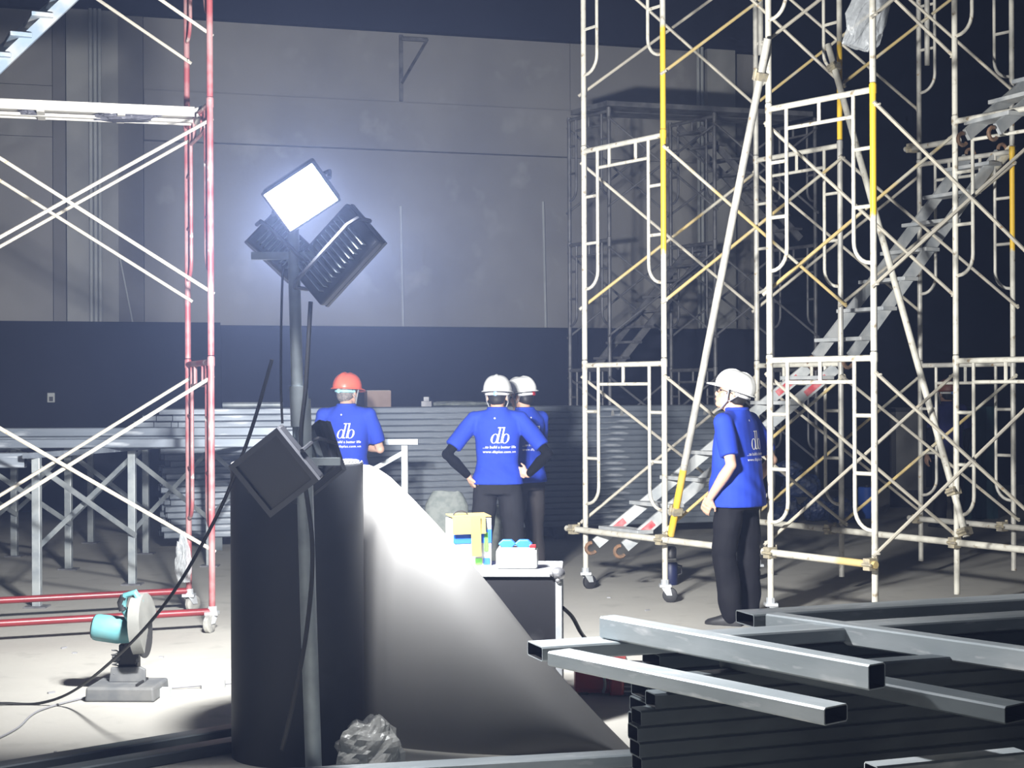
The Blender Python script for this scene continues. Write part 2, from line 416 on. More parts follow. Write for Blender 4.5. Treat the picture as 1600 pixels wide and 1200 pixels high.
# ------------------------------------------------------------------ scaffolding
LEV = 1.70; ZB = 0.12
def leg_xy(px, Y): return V((wx(px, Y), Y, 0))
def end_frame(tower, A, B, zb, mats, H=LEV, foot=True, loops=True, n_strut=1, sc=1.0):
    """one welded frame between the legs at A and B; mats = (legA, legB, rest)"""
    d = (B - A); W = d.length; d.normalize()
    zt = H - 0.045
    def P(u, z): return A + d * u + V((0, 0, z))
    rl, ri = 0.0215 * sc, 0.0135 * sc
    org = A + V((0, 0, zb))
    fr = MB().tube([P(0, zt) - A, P(W, zt) - A], 0.021 * sc, 8).build('end_frame', mats[2], tower, True, loc=org)
    for q, mt in ((V((0, 0, 0)), mats[0]), (d * W, mats[1])):
        lg = MB().tube([q, q + V((0, 0, H - 0.005))], rl, 10)
        lg.tube([q + V((0, 0, H - 0.07)), q + V((0, 0, H - 0.012))], rl * 1.16, 10)
        lg.build('leg', mt, fr, True)
    inn = 0.17 * W / 0.95
    zl = zt - 0.15
    MB().tube([d * inn + V((0, 0, zl)), d * (W - inn) + V((0, 0, zl))], ri, 8).build('lower_rail', mats[2], fr, True)
    for k in range(n_strut):
        u = W * (k + 1) / (n_strut + 1)
        MB().tube([d * u + V((0, 0, zl)), d * u + V((0, 0, zt))], ri, 6).build('strut', mats[2], fr, True)
    for sgn, base in ((1, 0.0), (-1, W)):
        zq = 0.56 * H / LEV
        pts = [d * (base + sgn * inn) + V((0, 0, zt)), d * (base + sgn * inn) + V((0, 0, zq + 0.14))]
        for k in range(1, 7):
            a = k / 6 * PI / 2
            pts.append(d * (base + sgn * inn * (1 - 0.85 * (1 - math.cos(a)))) + V((0, 0, zq + 0.14 - 0.14 * math.sin(a))))
        pts.append(d * base + V((0, 0, zq)))
        MB().tube(pts, ri, 8).build('side_loop', mats[2], fr, True)
        for zr in (0.92, 1.29):
            MB().tube([d * base + V((0, 0, zr * H / LEV)), d * (base + sgn * inn) + V((0, 0, zr * H / LEV))], ri * 0.95, 6).build('rung', mats[2], fr, True)
    return fr
def braces(tower, A, B, zb, mats=('brace', 'brace'), H=LEV, r=0.0125, off=0.03):
    d = (B - A).normalized(); n = V((-d.y, d.x, 0))
    hi, lo = H - 0.15, H - 0.15 - 1.13 * H / LEV
    for k, (za, zc) in enumerate(((hi, lo), (lo, hi))):
        o = n * (off + (0.014 if k else -0.014))
        a, b = A + V((0, 0, za)) + o, B + V((0, 0, zc)) + o
        e = (b - a).normalized()
        m = MB().tube([V((0, 0, 0)) - e * 0.03, (b - a) + e * 0.03], r, 7)
        m.tube([-n * 0.035, n * 0.03], 0.008, 5).tube([(b - a) - n * 0.035, (b - a) + n * 0.03], 0.008, 5)
        m.build('cross_brace', mats[k], tower, True, loc=a + V((0, 0, zb)))
def caster(tower, P, ang=0.0, rw=0.055, zt=ZB, wheel='rubber'):
    m = MB().box((0, 0, zt + 0.005), (0.085, 0.085, 0.02)).tube([(0, 0, zt), (0, 0, zt + 0.05)], 0.03, 8)
    c, s_ = math.cos(ang), math.sin(ang)
    ax = V((-s_, c, 0)); w_c = V((c, s_, 0)) * 0.035 + V((0, 0, rw))
    for sg in (-1, 1):
        m.add([V((0, 0, zt)) + ax * sg * 0.03 + V((c, s_, 0)) * -0.03, V((0, 0, zt)) + ax * sg * 0.03 + V((c, s_, 0)) * 0.04,
               w_c + ax * sg * 0.03 + V((c, s_, 0)) * 0.02, w_c + ax * sg * 0.03 - V((c, s_, 0)) * 0.02,
               V((0, 0, zt)) + ax * sg * 0.025 + V((c, s_, 0)) * -0.03, V((0, 0, zt)) + ax * sg * 0.025 + V((c, s_, 0)) * 0.04,
               w_c + ax * sg * 0.025 + V((c, s_, 0)) * 0.02, w_c + ax * sg * 0.025 - V((c, s_, 0)) * 0.02],
              [(0, 1, 2, 3), (7, 6, 5, 4), (0, 4, 5, 1), (1, 5, 6, 2), (2, 6, 7, 3), (3, 7, 4, 0)])
    o = m.build('caster', 'alu', tower, loc=P)
    R = Matrix((V((c, s_, 0)), V((0, 0, 1)), ax)).transposed().to_4x4()
    wl = MB().lathe([(0.012, -0.02), (rw * 0.75, -0.02), (rw, -0.014), (rw, 0.014), (rw * 0.75, 0.02), (0.012, 0.02)], 18,
                    Matrix.Translation(w_c) @ R, True, True)
    wl.build('wheel', wheel, o, True)

def tower(name, label, grid, levels, legmats, H=LEV, zb=ZB, brmat=None, sc=1.0, skipb=(), nst=(1,), group=None):
    """grid: list of (A, B) leg pairs; legmats(level, frame) -> (legA, legB, rest)"""
    t = empty(name, (0, 0, 0)); t.location = (grid[0][0] + grid[0][1]) / 2
    t['label'] = label; t['category'] = 'scaffold tower'
    o = t.location.copy()
    g = [(a - o, b - o) for a, b in grid]
    for k in range(levels):
        for i, (a, b) in enumerate(g):
            end_frame(t, a, b, zb + k * H, legmats(k, i), H, sc=sc, n_strut=nst[(k + i) % len(nst)])
        for i in range(len(g) - 1):
            for side in (0, 1):
                if (k, i, side) in skipb: continue
                bm_ = brmat(k, i, side) if brmat else ('brace', 'brace')
                braces(t, g[i][side], g[i + 1][side], zb + k * H, bm_, H, 0.0125 * sc, 0.03 if side == 0 else -0.03)
    return t, o

# long white tower left of the standing man
T1 = [(leg_xy(914, 12.2), leg_xy(1038, 11.42)), (leg_xy(1183, 12.72), leg_xy(1314, 11.95)), (leg_xy(1438, 13.0), leg_xy(1583, 12.3))]
def t1m(k, i):
    if i == 0: return ('white_paint', ('white_paint', 'yellow_top2', 'yellow_low')[k], 'white_paint')
    if i == 1: return (('white_paint', 'steel_paint', 'steel_paint')[k], ('steel_paint', 'steel_paint', 'yellow_low')[k], 'white_paint')
    return ('steel_paint', ('steel_paint', 'yellow_top', 'steel_paint')[k], 'steel_paint')
def t1b(k, i, s):
    if i == 0 and s == 1: return ('brace', 'yellow_brace') if k != 1 else ('yellow_brace', 'yellow_brace')
    return ('brace', 'yellow_brace') if (k + i) % 2 else ('brace', 'brace')
t1, t1o = tower('scaffold_tower', 'long cream scaffold tower behind the lone standing man, one leg painted yellow', T1, 3, t1m, brmat=t1b, nst=(1, 2))
for p, a in ((T1[0][0], 0.5), (T1[0][1], -0.2), (T1[1][0], 2.6)):
    caster(t1, p - t1o, a)
# white tower in front of it at right
T2 = [(leg_xy(1203, 10.4), leg_xy(1366, 9.72)), (leg_xy(1494, 10.9), leg_xy(1655, 10.2))]
def t2m(k, i):
    if i == 0: return ('white_paint', ('white_paint', 'yellow_top', 'white_paint')[k], 'white_paint')
    return ('white_paint', 'steel_paint', 'white_paint')
def t2b(k, i, s): return ('brace', 'yellow_brace') if (s == 0 and k == 1) else ('brace', 'brace')
t2, t2o = tower('scaffold_tower', 'near white scaffold tower right of the lone man, bright yellow on one leg', T2, 3, t2m, brmat=t2b)
for p, a in ((T2[0][0], 0.2), (T2[0][1], 0.6)):
    caster(t2, p - t2o, a)
# red tower at the left edge
T0 = [(leg_xy(294, 11.0), leg_xy(330, 10.1))]
dl = V((-0.93, -0.363, 0)) * 1.83
T0.append((T0[0][0] + dl, T0[0][1] + dl))
t0, t0o = tower('scaffold_tower', 'red and cream scaffold tower at the left edge above the chop saw', T0, 3,
                lambda k, i: ('red_paint', 'red_paint', 'red_paint'), nst=(2,))
for p, a in ((T0[0][0], 0.9), (T0[0][1], -1.9), (T0[1][0], 0.4), (T0[1][1], 1.0)):
    caster(t0, p - t0o, a, 0.06, wheel='grey_rubber')
for k in (0, 1):
    a = T0[0][k] - t0o; b = T0[1][k] - t0o; e = (b - a).normalized()
    z = (0.155, 0.135)[k]
    MB().tube([a - e * 0.0 + V((0, 0, z)), b + V((0, 0, z))], 0.024, 10).build('base_tube', 'red_tube', t0, True)
# dim tower against the back wall
T4 = [(leg_xy(891, 19.3), leg_xy(953, 18.6)), (leg_xy(1049, 19.7), leg_xy(1118, 19.0)), (leg_xy(1208, 20.1), leg_xy(1275, 19.4))]
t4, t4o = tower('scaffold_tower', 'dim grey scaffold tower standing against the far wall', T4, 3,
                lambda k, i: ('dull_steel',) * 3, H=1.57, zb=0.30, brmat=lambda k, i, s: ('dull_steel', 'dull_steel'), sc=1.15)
for q in (0, 1):
    for i in range(3):
        p = T4[i][q] - t4o
        MB().tube([p, p + V((0, 0, 0.32))], 0.018, 6).box(p + V((0, 0, 0.006)), (0.14, 0.14, 0.012)).build('base_jack', 'dull_steel', t4)
for i in range(2):     # plank decks on top of the dim tower
    a0, b0 = T4[i]; a1, b1 = T4[i + 1]
    zz = 0.30 + 3 * 1.57 + 0.02
    d = MB()
    for f0 in (0.04, 0.52):
        p = [a0.lerp(b0, f0), a1.lerp(b1, f0), a1.lerp(b1, f0 + 0.44), a0.lerp(b0, f0 + 0.44)]
        d.add([q + V((0, 0, zz)) for q in p] + [q + V((0, 0, zz + 0.06)) for q in p],
              [(0, 1, 2, 3), (4, 5, 6, 7), (0, 1, 5, 4), (1, 2, 6, 5), (2, 3, 7, 6), (3, 0, 4, 7)])
    dk = d.build('scaffold_deck', 'dull_steel')
    tag(dk, ('dark deck on top of the dim far tower, left bay', 'dark deck on top of the dim far tower, right bay')[i], 'scaffold deck', 'decks on the far tower')

# --- loose tubes clamped across the towers
def coupler(parent, P, d1):
    R = frameR(d1)
    m = MB().box(P, (0.055, 0.075, 0.075), R).tube([P + R @ V((0, 0.05, -0.03)), P + R @ V((0, 0.05, 0.05))], 0.012, 6)
    m.tube([P + R @ V((-0.03, -0.045, 0)), P + R @ V((0.05, -0.045, 0.0))], 0.010, 6)
    m.build('coupler', 'coupler', parent)
def clamp_tube(label, pts, mats, couplers=(), r=0.0245):
    root = empty('scaffold_tube', pts[0]); o = V(pts[0])
    tag(root, label, 'scaffold tube')
    for i in range(len(pts) - 1):
        MB().tube([V(pts[i]) - o, V(pts[i + 1]) - o], r, 10).build('tube', mats[i], root, True)
    for f in couplers:
        p = V(pts[0]).lerp(V(pts[-1]), f); coupler(root, p - o, V(pts[-1]) - V(pts[0]))
    return root
def beside(p, q, off):      # shift a point sideways so that tubes touch legs instead of cutting them
    d = (V(q) - V(p)); n = V((-d.y, d.x, 0)).normalized(); return n * off
a, b = at(892, 829, 12.32), at(1376, 884, 9.66); a.z = b.z = 0.475
o_ = beside(a, b, -0.048)
clamp_tube('long low cream tube clamped across both white towers in front', [a + o_, a.lerp(b, 0.85) + o_, b + o_], ['white_paint', 'yellow_brace'], (0.03, 0.36, 0.71, 0.985))
a, b = at(1165, 805, 12.85), at(1720, 868, 9.9); a.z = b.z = 0.49
clamp_tube('low cream tube clamped through the middle frames of the towers', [a + o_, b + o_], ['white_paint'], (0.03, 0.30, 0.66))
a, b = at(1425, 812, 13.1), at(1680, 850, 11.7); a.z = b.z = 0.48
clamp_tube('low grey tube clamped to the rear right frame of the long tower', [a + o_, b + o_], ['steel_paint'], (0.06, 0.6))
a, b = at(1047, 838, 11.38), at(1202, 62, 10.32)
clamp_tube('steep leaning tube with a yellow lower end left of the lone man', [a, a.lerp(b, 0.145), b], ['yellow', 'steel_paint'], (0.055, 0.93), 0.027)
a, b = at(1509, 842, 10.82), at(1296, 72, 11.90)
clamp_tube('steep leaning cream tube clamped to the right tower leg', [a, b], ['white_paint'], (0.01, 0.085, 0.95), 0.0255)
a, b = at(1192, 95, 12.6), at(1187, -60, 12.6)
clamp_tube('short doubled tube clamped beside the rear tower leg near the top', [at(1191, 88, 12.66), at(1191, -60, 12.66)], ['steel_paint'], (0.22,), 0.022)
clamp_tube('short doubled tube clamped to the far right tower leg near the top', [at(1451, 105, 12.9), at(1451, -40, 12.9)], ['steel_paint'], (0.25,), 0.022)
clamp_tube('dull tube end lying on the second level bar of the right rear frame', [at(1417, 236, 13.0), at(1500, 222, 12.2)], ['steel_paint'], (0.12,), 0.024)
clamp_tube('orange painted tube slanting below the second stair on the right', [at(1523, 300, 12.5), at(1584, 236, 12.4)], ['yellow_brace'], (0.95,), 0.034)

# --- stairs with hooked ends
def stair(label, pl, pr, ql, qr, n, mat='stair', marks=False, hooks=True, group=None):
    """two stringers pl->ql and pr->qr with treads between them"""
    root = empty('scaffold_stair', pl); o = V(pl); tag(root, label, 'stair', group)
    pl, pr, ql, qr = [V(x) - o for x in (pl, pr, ql, qr)]
    for p, q in ((pl, ql), (pr, qr)):
        e = q - p; R = frameR(e)
        MB().box((p + q) / 2, (e.length, 0.03, 0.085), R).build('stringer', mat, root)
        if marks:
            MB().box(p.lerp(q, 0.9) , (0.22, 0.034, 0.05), R).build('paint_mark', 'red_mark', root)
            MB().box(p.lerp(q, 0.10), (0.14, 0.034, 0.05), R).build('paint_mark', 'red_mark', root)
        if hooks:
            for end, sg in ((p, -1), (q, 1)):
                pts = []
                for k in range(9):
                    t = -0.25 * PI + k / 8 * 1.35 * PI
                    pts.append(end + R @ V((sg * (0.05 + 0.042 * math.sin(t)), 0, -0.005 + 0.042 * math.cos(t))))
                MB().tube(pts, 0.015, 6).build('hook', 'rust', root, True)
    for k in range(n):
        f = (k + 0.5) / n
        a, b = pl.lerp(ql, f), pr.lerp(qr, f)
        d = b - a; R = frameR(V((d.x, d.y, 0)))
        MB().box((a + b) / 2 + V((0, 0, 0.02)), (d.length + 0.14, 0.15, 0.03), R).build('tread', mat, root, bevel=0.004)
    return root
stair('galvanised hook-on stair with red paint marks, lowest stair of the long tower',
      at(930, 850, 12.05), at(975, 855, 11.72), at(1262, 577, 12.3), at(1306, 577, 12.03), 7, marks=True)
stair('galvanised hook-on stair rising through the second level between the white towers',
      at(1275, 560, 12.25), at(1330, 560, 11.9), at(1512, 250, 12.75), at(1562, 243, 12.45), 7)
stair('pale hook-on stair climbing out of the picture at the top right',
      at(1512, 214, 10.75), at(1560, 205, 10.45), at(1730, 30, 11.4), at(1790, 10, 11.1), 6)
stair('dark narrow stair inside the dim far tower, lower level',
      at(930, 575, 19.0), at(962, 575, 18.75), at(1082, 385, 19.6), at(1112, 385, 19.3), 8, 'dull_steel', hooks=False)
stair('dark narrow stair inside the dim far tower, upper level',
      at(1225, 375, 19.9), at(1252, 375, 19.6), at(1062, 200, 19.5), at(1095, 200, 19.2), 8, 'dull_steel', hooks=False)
stair('faded blue steel stair slanting across the upper left corner',
      at(-95, 165, 10.9), at(-85, 180, 10.6), at(140, -40, 11.1), at(150, -40, 10.8), 7, 'blue_stair', hooks=False)

# --- plank on the red tower, with bits of film on it
a, b = at(-150, 181, 10.1), at(303, 191, 10.6)
a.z = b.z = 3.49
root = empty('scaffold_plank', b); R = frameR(b - a); L_ = (b - a).length
tag(root, 'dusty ribbed steel plank hooked onto the red tower', 'plank')
cen = (a + b) / 2 - b
MB().box(cen, (L_, 0.36, 0.03), R).build('deck', 'plank', root)
for sg in (-1, 1):
    MB().box(cen + R @ V((0, sg * 0.18, -0.01)), (L_, 0.012, 0.065), R).build('side_rail', 'plank', root)
for k in range(4):
    MB().box(cen + R @ V((-L_ / 2 + 0.35 + k * 0.52, 0, -0.035)), (0.05, 0.34, 0.03), R).build('rib', 'plank', root)
MB().box(cen + R @ V((0, 0, -0.045)), (L_, 0.05, 0.02), R).build('under_rail', 'plank', root)
for sg in (-1, 1):
    pts = [cen + R @ V((L_ / 2 - 0.02, sg * 0.13, 0)), cen + R @ V((L_ / 2 + 0.05, sg * 0.13, 0.03)), cen + R @ V((L_ / 2 + 0.09, sg * 0.13, 0)), cen + R @ V((L_ / 2 + 0.08, sg * 0.13, -0.04))]
    MB().tube(pts, 0.014, 6).build('hook', 'plank', root, True)

def crumple(name, label, cat, mat, c, r, seed, amp=0.35, freq=3.0, R=None, flat=True, nu=36, nv=24, parent=None, sharp=True):
    m = MB().ball((0, 0, 0), r, nu, nv)
    rr = V(r); mean = (rr.x + rr.y + rr.z) / 3
    for i, p in enumerate(m.v):
        q = V((p.x / rr.x, p.y / rr.y, p.z / rr.z))
        n_ = noise.noise(q * freq + V((seed, 0, 0))) + 0.5 * abs(noise.noise(q * freq * 2.3 + V((0, seed, 0))))
        s_ = 1 + amp * n_
        p = V((p.x * s_, p.y * s_, p.z * s_))
        if flat and p.z < -rr.z * 0.7: p.z = -rr.z * 0.7
        m.v[i] = p
    if R is not None: m.v = [R @ p for p in m.v]
    o = m.build(name, mat, parent, not sharp, loc=c)
    if label: tag(o, label, cat)
    return o
crumple('plastic_film', 'crumpled dark plastic film lying on the plank of the red tower', 'plastic film', 'plastic_dark', at(197, 178, 10.45) , (0.20, 0.10, 0.05), 3.1)
crumple('plastic_film', 'small black plastic scrap on the plank near the left edge', 'plastic film', 'plastic_dark', at(48, 172, 10.3), (0.065, 0.06, 0.032), 9.1)
crumple('plastic_film', 'clear plastic bag wrapped round the low end of a red tower leg', 'plastic film', 'plastic', at(285, 878, 10.92), (0.05, 0.045, 0.19), 5.7, 0.4)
crumple('plastic_film', 'torn clear plastic sheet hanging from the top right tower', 'plastic film', 'plastic', at(1362, 20, 9.9), (0.11, 0.05, 0.36), 8.3, 0.45, 2.2, Matrix.Rotation(0.35, 3, 'Y'))

# ------------------------------------------------------------------ steel stacks
def box_section(L, w, h, t=0.004, ch=0.006):
    m = MB(); w2, h2 = w / 2, h / 2
    def ring(x, a, b, c): return [(x, -a + c, -b), (x, a - c, -b), (x, a, -b + c), (x, a, b - c), (x, a - c, b), (x, -a + c, b), (x, -a, b - c), (x, -a, -b + c)]
    m.add(ring(0, w2, h2, ch) + ring(L, w2, h2, ch) + ring(0, w2 - t, h2 - t, ch * 0.6) + ring(L, w2 - t, h2 - t, ch * 0.6), [])
    for j in range(8):
        k = (j + 1) % 8
        m.f += [(j, k, 8 + k, 8 + j), (16 + j, 24 + j, 24 + k, 16 + k), (j, 16 + j, 16 + k, k), (8 + j, 8 + k, 24 + k, 24 + j)]
    return m
def bore_shade(me):  # paints the shade inside the tube onto its inner faces
    me.materials.append(M['bore_shade'])
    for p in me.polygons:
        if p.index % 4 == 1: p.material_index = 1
def bar_obj(me, mat, start, d, label, group=None, roll=0.0):
    o = obj_of('steel_box_section', me, mat); o.location = start
    R = frameR(d).to_4x4() @ Matrix.Rotation(roll, 4, 'X')
    o.rotation_euler = R.to_euler(); tag(o, label, 'steel bar', group); return o

ORD = ['topmost', 'second', 'third', 'fourth', 'fifth', 'sixth', 'seventh', 'eighth', 'ninth', 'tenth', 'eleventh', 'twelfth', 'thirteenth', 'fourteenth', 'fifteenth', 'sixteenth', 'seventeenth', 'eighteenth', 'nineteenth', 'lowest']
def nth(k): return ORD[0] if k == 0 else ORD[k] + ' from the top'
SD = V((0.96, 0.2815, 0)).normalized(); SN = V((-SD.y, SD.x, 0))
s0 = V((0.41, 16.3, 0)) - SD * 4.0
bar6 = [box_section(5.95, 0.098, 0.0625, 0.004, 0.009).mesh('long_box_section') for _ in range(1)][0]
bar6.materials.append(M['galv_stack']); bore_shade(bar6)
for lay in range(20):
    for c in range(5):
        j = random.uniform(-0.05, 0.05) + (0.0 if lay < 17 else random.uniform(-0.25, 0.1))
        p = s0 + SD * j + SN * (c * 0.1 + random.uniform(-0.02, 0.0) * (c == 0)) + V((0, 0, 0.165 + lay * 0.0640))
        bar_obj(bar6, 'galv', p, SD, ('front galvanised box section of the long stack behind the three men, ' + (nth(19 - lay) if lay else 'lowest')) if c == 0 else
                (ORD[c] + ' bar back from the front in the top layer of the long galvanised stack') if lay == 19 else
                'box section hidden inside the long galvanised stack behind the front bars', 'long galvanised stack')
for k in range(5):
    p = s0 + SD * (0.5 + k * 1.2)
    bk = MB().box((0, 0.25, 0.065), (0.1, 0.56, 0.13)).build('bearer_block', 'galv_dark')
    bk.location = p; bk.rotation_euler = (0, 0, math.atan2(SD.y, SD.x)); tag(bk, 'dark bearer block under the long galvanised stack, ' + ('leftmost', 'second from the left', 'middle one', 'second from the right', 'rightmost')[k], 'block', 'bearers of the long stack')
# odds and ends on the long stack
ZT = 0.165 + 19 * 0.064 + 0.033
def on_stack(px, dn): # point on top of the stack seen at column px
    k = (px - 800) / FPX; b0 = s0 + SN * dn
    s_ = (k * b0.y - b0.x) / (SD.x - k * SD.y); p = b0 + SD * s_; p.z = ZT; return p
o = MB().box((0, 0, 0.085), (0.25, 0.2, 0.17)); o = o.build('cardboard_box', 'brown_carton', bevel=0.004)
for z in (0.171,): MB().box((0, 0, z), (0.25, 0.05, 0.002)).build('tape', 'strap_white', o)
o.location = on_stack(590, 0.2); o.rotation_euler = (0, 0, 0.25); tag(o, 'brown cardboard box on the long steel stack behind the orange helmet', 'box')
o = MB().tube([(-0.3, 0, 0.03), (0.3, 0, 0.03)], 0.03, 8).build('pipe_offcut', 'galv_bright', None, True); o.location = on_stack(395, 0.05); o.rotation_euler = (0, 0, 0.05)
tag(o, 'pipe end lying on the left end of the long steel stack', 'pipe')
o = MB().box((0, 0, 0.03), (0.11, 0.2, 0.06)).box((0.0, 0, 0.08), (0.06, 0.22, 0.05)).build('connector_block', 'dull_steel', bevel=0.004); o.location = on_stack(667, 0.02) - V((0, 0, 0.0)); tag(o, 'small dark connector lying on the long stack left of the akimbo man', 'connector')
crumple('cloth_sheet', 'grey folded cloth lying on top of the long stack', 'cloth', 'sack', on_stack(712, 0.25) + V((0, 0, 0.025)), (0.35, 0.15, 0.03), 2.2, 0.2)
for it, px in enumerate((957, 971, 1101, 1112)):
    p = on_stack(px, -0.056); p.z -= 0.11
    o = MB().add([V((-0.02, 0, 0)), V((0.02, 0, 0)), V((0.012, 0, 0.06)), V((-0.012, 0, 0.06)), V((-0.02, -.006, 0)), V((0.02, -.006, 0)), V((0.012, -.006, 0.06)), V((-0.012, -.006, 0.06))],
                 [(0, 1, 2, 3), (4, 5, 6, 7), (0, 1, 5, 4), (1, 2, 6, 5), (2, 3, 7, 6), (3, 0, 4, 7)]).build('paper_tag', 'white_plastic')
    o.location = p; o.rotation_euler = (0, 0, WANG); tag(o, 'small white tag on the front of the long stack, ' + ('leftmost of four', 'second from the left', 'third from the left', 'rightmost beside the lone man')[it], 'tag', 'tags on the stack')

# stage sub-frame of galvanised posts at left
SO = V((-3.12, 12.6, 0)); SA = V((0.38, 1.3, 0)); SB = V((-1.22, -0.2, 0))
HP = 1.10
def post(parent, p, h=HP):
    o = MB().box((0, 0, h / 2), (0.06, 0.06, h)).build('post', 'galv_bright', parent, bevel=0.004); o.location = p
    MB().box((0, 0, 0.006), (0.16, 0.14, 0.012)).build('foot_plate', 'dull_steel', o)
    return o
def bar_between(name, mat, parent, a, b, w, h):
    a, b = V(a), V(b); R = frameR(b - a)
    return MB().box((b - a) / 2, ((b - a).length, w, h), R).build(name, mat, parent, loc=a)
rows = {0: range(-1, 3), 1: range(-1, 3), 2: range(-1, 4)}
rowlab = ['nearest row of galvanised stage posts behind the chop saw', 'middle row of galvanised stage posts at left', 'rear row of galvanised stage posts at left']
for j, ii in rows.items():
    base = SO + SB * j
    root = empty('stage_trestle', base); tag(root, rowlab[j], 'trestle')
    ps = [SA * i for i in ii]
    for p in ps: post(root, p)
    for a, b in zip(ps[:-1], ps[1:]):
        z0, z1 = 0.40, HP - 0.08
        n_ = V((0.035, -0.01, 0))
        bar_between('diagonal', 'galv_bright', root, a + n_ + V((0, 0, z1)), b + n_ + V((0, 0, z0)), 0.004, 0.045)
        bar_between('diagonal', 'galv_bright', root, a - n_ + V((0, 0, z0)), b - n_ + V((0, 0, z1)), 0.004, 0.045)
    bar_between('top_rail', 'galv_stack', root, ps[0] + V((0, 0, HP + 0.02)) - SA * 0.1, ps[-1] + V((0, 0, HP + 0.02)) + SA * 0.1, 0.06, 0.04)
root = empty('stage_trestle', (wx(632, 13.6), 13.6, 0)); tag(root, 'single galvanised stage post in front of the long stack beside the orange helmet man', 'trestle')
post(root, V((0, 0, 0)))
bar_between('diagonal', 'galv_bright', root, V((0, -0.03, HP - 0.06)), V((-0.62, -0.03, 0.70)), 0.02, 0.04)
bar_between('top_rail', 'galv_stack', root, V((-1.3, -0.03, HP + 0.03)), V((0.12, -0.03, HP + 0.03)), 0.06, 0.05)
bl = box_section(6.0, 0.1, 0.07).mesh('deck_box_section'); bl.materials.append(M['galv_stack']); bore_shade(bl)
zt0 = HP + 0.04 + 0.035
for k, (x0, y0, z, dd) in enumerate(((-7.85, 12.15, zt0, (1, 0.012, 0)), (-7.75, 12.72, zt0, (1, 0.012, 0)), (-7.95, 12.90, zt0, (1, 0.012, 0)), (-7.9, 12.82, zt0 + 0.072, (1, 0.012, 0)), (-7.9, 14.4, zt0, (1, 0.03, 0)), (-7.7, 14.8, zt0, (1, 0.03, 0)))):
    bar_obj(bl, 'galv', V((x0, y0, z)), V(dd),
            ('nearest long box beam lying on the galvanised stage posts at left', 'second long box beam on the stage posts at left', 'third long box beam on the stage posts at left',
             'upper bright edged box beam resting on other beams at left', 'fourth long box beam on the stage posts, further back', 'rearmost long box beam on the stage posts at left')[k])
bs = box_section(1.15, 0.1, 0.11).mesh('short_box_section'); bs.materials.append(M['galv_stack']); bore_shade(bs)
bar_obj(bs, 'galv', V((-4.75, 11.25, HP - 0.02)), V((1, 0.12, 0)), 'short box beam end beside the first stage post at the left edge')
# sacks leaning behind the case
def sack(label, p, rx, lean, h=0.62, w_=0.40, d=0.16):
    rings = []
    for i in range(13):
        t = i / 12; z = t * h
        f = 0.9 + 0.1 * math.sin(t * PI); pin = 1 - 0.28 * max(0, (t - 0.85) / 0.15) - 0.2 * max(0, (0.1 - t) / 0.1)
        rings.append([V((w_ / 2 * f * pin * math.copysign(abs(math.cos(a)) ** 0.6, math.cos(a)), d / 2 * f * pin * math.copysign(abs(math.sin(a)) ** 0.8, math.sin(a)), z + 0.012 * noise.noise(V((a * 2, t * 9, rx))))) * 1.0 for a in [2 * PI * k / 24 for k in range(24)]])
    m = MB().loft(rings); o = m.build('cement_sack', 'sack', None, True)
    for k in range(6):
        MB().box((-0.08, -d / 2 - 0.002, 0.08 + k * 0.035), (0.11, 0.006, 0.012)).build('print_line', 'sack_green', o)
    o.location = p; o.rotation_euler = (lean, 0.1 * rx, 0.25 * rx); tag(o, label, 'sack'); return o
sack('grey green woven sack leaning behind the yellow carton', V((wx(693, 13.4), 13.4, 0.0)), 0.6, -0.16, 0.70)
sack('woven sack with green print half hidden behind the akimbo man', V((wx(768, 13.75), 13.75, 0.0)), -0.5, -0.05, 0.55, 0.36)

# ------------------------------------------------------------------ foreground steel pile
LD = V((0.944, 0.33, 0)).normalized(); LN = V((-LD.y, LD.x, 0)); AD = V((0.60, -0.80, 0)).normalized()
pb = box_section(6.0, 0.15, 0.05).mesh('pile_bar'); pb.materials.append(M['galv_dark']); bore_shade(pb)
pbf = box_section(6.0, 0.08, 0.05).mesh('pile_front_bar'); pbf.materials.append(M['galv_dark']); bore_shade(pbf)
pbg = box_section(6.0, 0.15, 0.05).mesh('pile_bar_galvanised'); pbg.materials.append(M['galv']); bore_shade(pbg)
fs0 = V((0.385, 4.93, 0))
for lay in range(13):
    for c in range(1):
        off = {12: 0.10, 11: 0.06, 10: 0.01}.get(lay, random.uniform(-0.01, 0.012))
        bar_obj(pbf, 'galv_dark', fs0 + LD * (off + 0.3 * c) + LN * (c * 0.105) + V((0, 0, 0.026 + lay * 0.0505)), LD,
                'dark box section in the front stack of the near right pile, ' + nth(12 - lay), 'front stack of the near pile')
for k in range(13):
    bar_obj(pb if k < 12 else pbg, 'galv_dark', V((0.075, 5.30, 0.026 + k * 0.0545)) + LD * (0 if k == 12 else random.uniform(0.35, 0.5)), LD,
            'dark box section in the middle stack of the near right pile, ' + nth(12 - k) if k < 12 else 'top box section of the middle stack, its open end left of the crossing beams', 'middle stack of the near pile' if k < 12 else None)
for k in range(13):
    bar_obj(pb if k < 12 else pbg, 'galv_dark', V((0.91, 6.03, 0.026 + k * 0.0545)) + LD * (0 if k == 12 else random.uniform(0.05, 0.12)), LD,
            'dark box section in the rear stack of the near right pile, ' + nth(12 - k) if k < 12 else 'long top box section at the back of the near right pile', 'rear stack of the near pile' if k < 12 else None)
ZP = 0.026 + 12 * 0.0545 + 0.026
def cross(label, p0, L, w_, h_, zc=None, mat='galv', d=AD, roll=0):
    me = box_section(L, w_, h_).mesh('cross_beam'); me.materials.append(M[mat]); bore_shade(me)
    p = V(p0); p.z = (ZP + h_ / 2 + 0.002) if zc is None else zc
    return bar_obj(me, mat, p, d, label, None, roll)
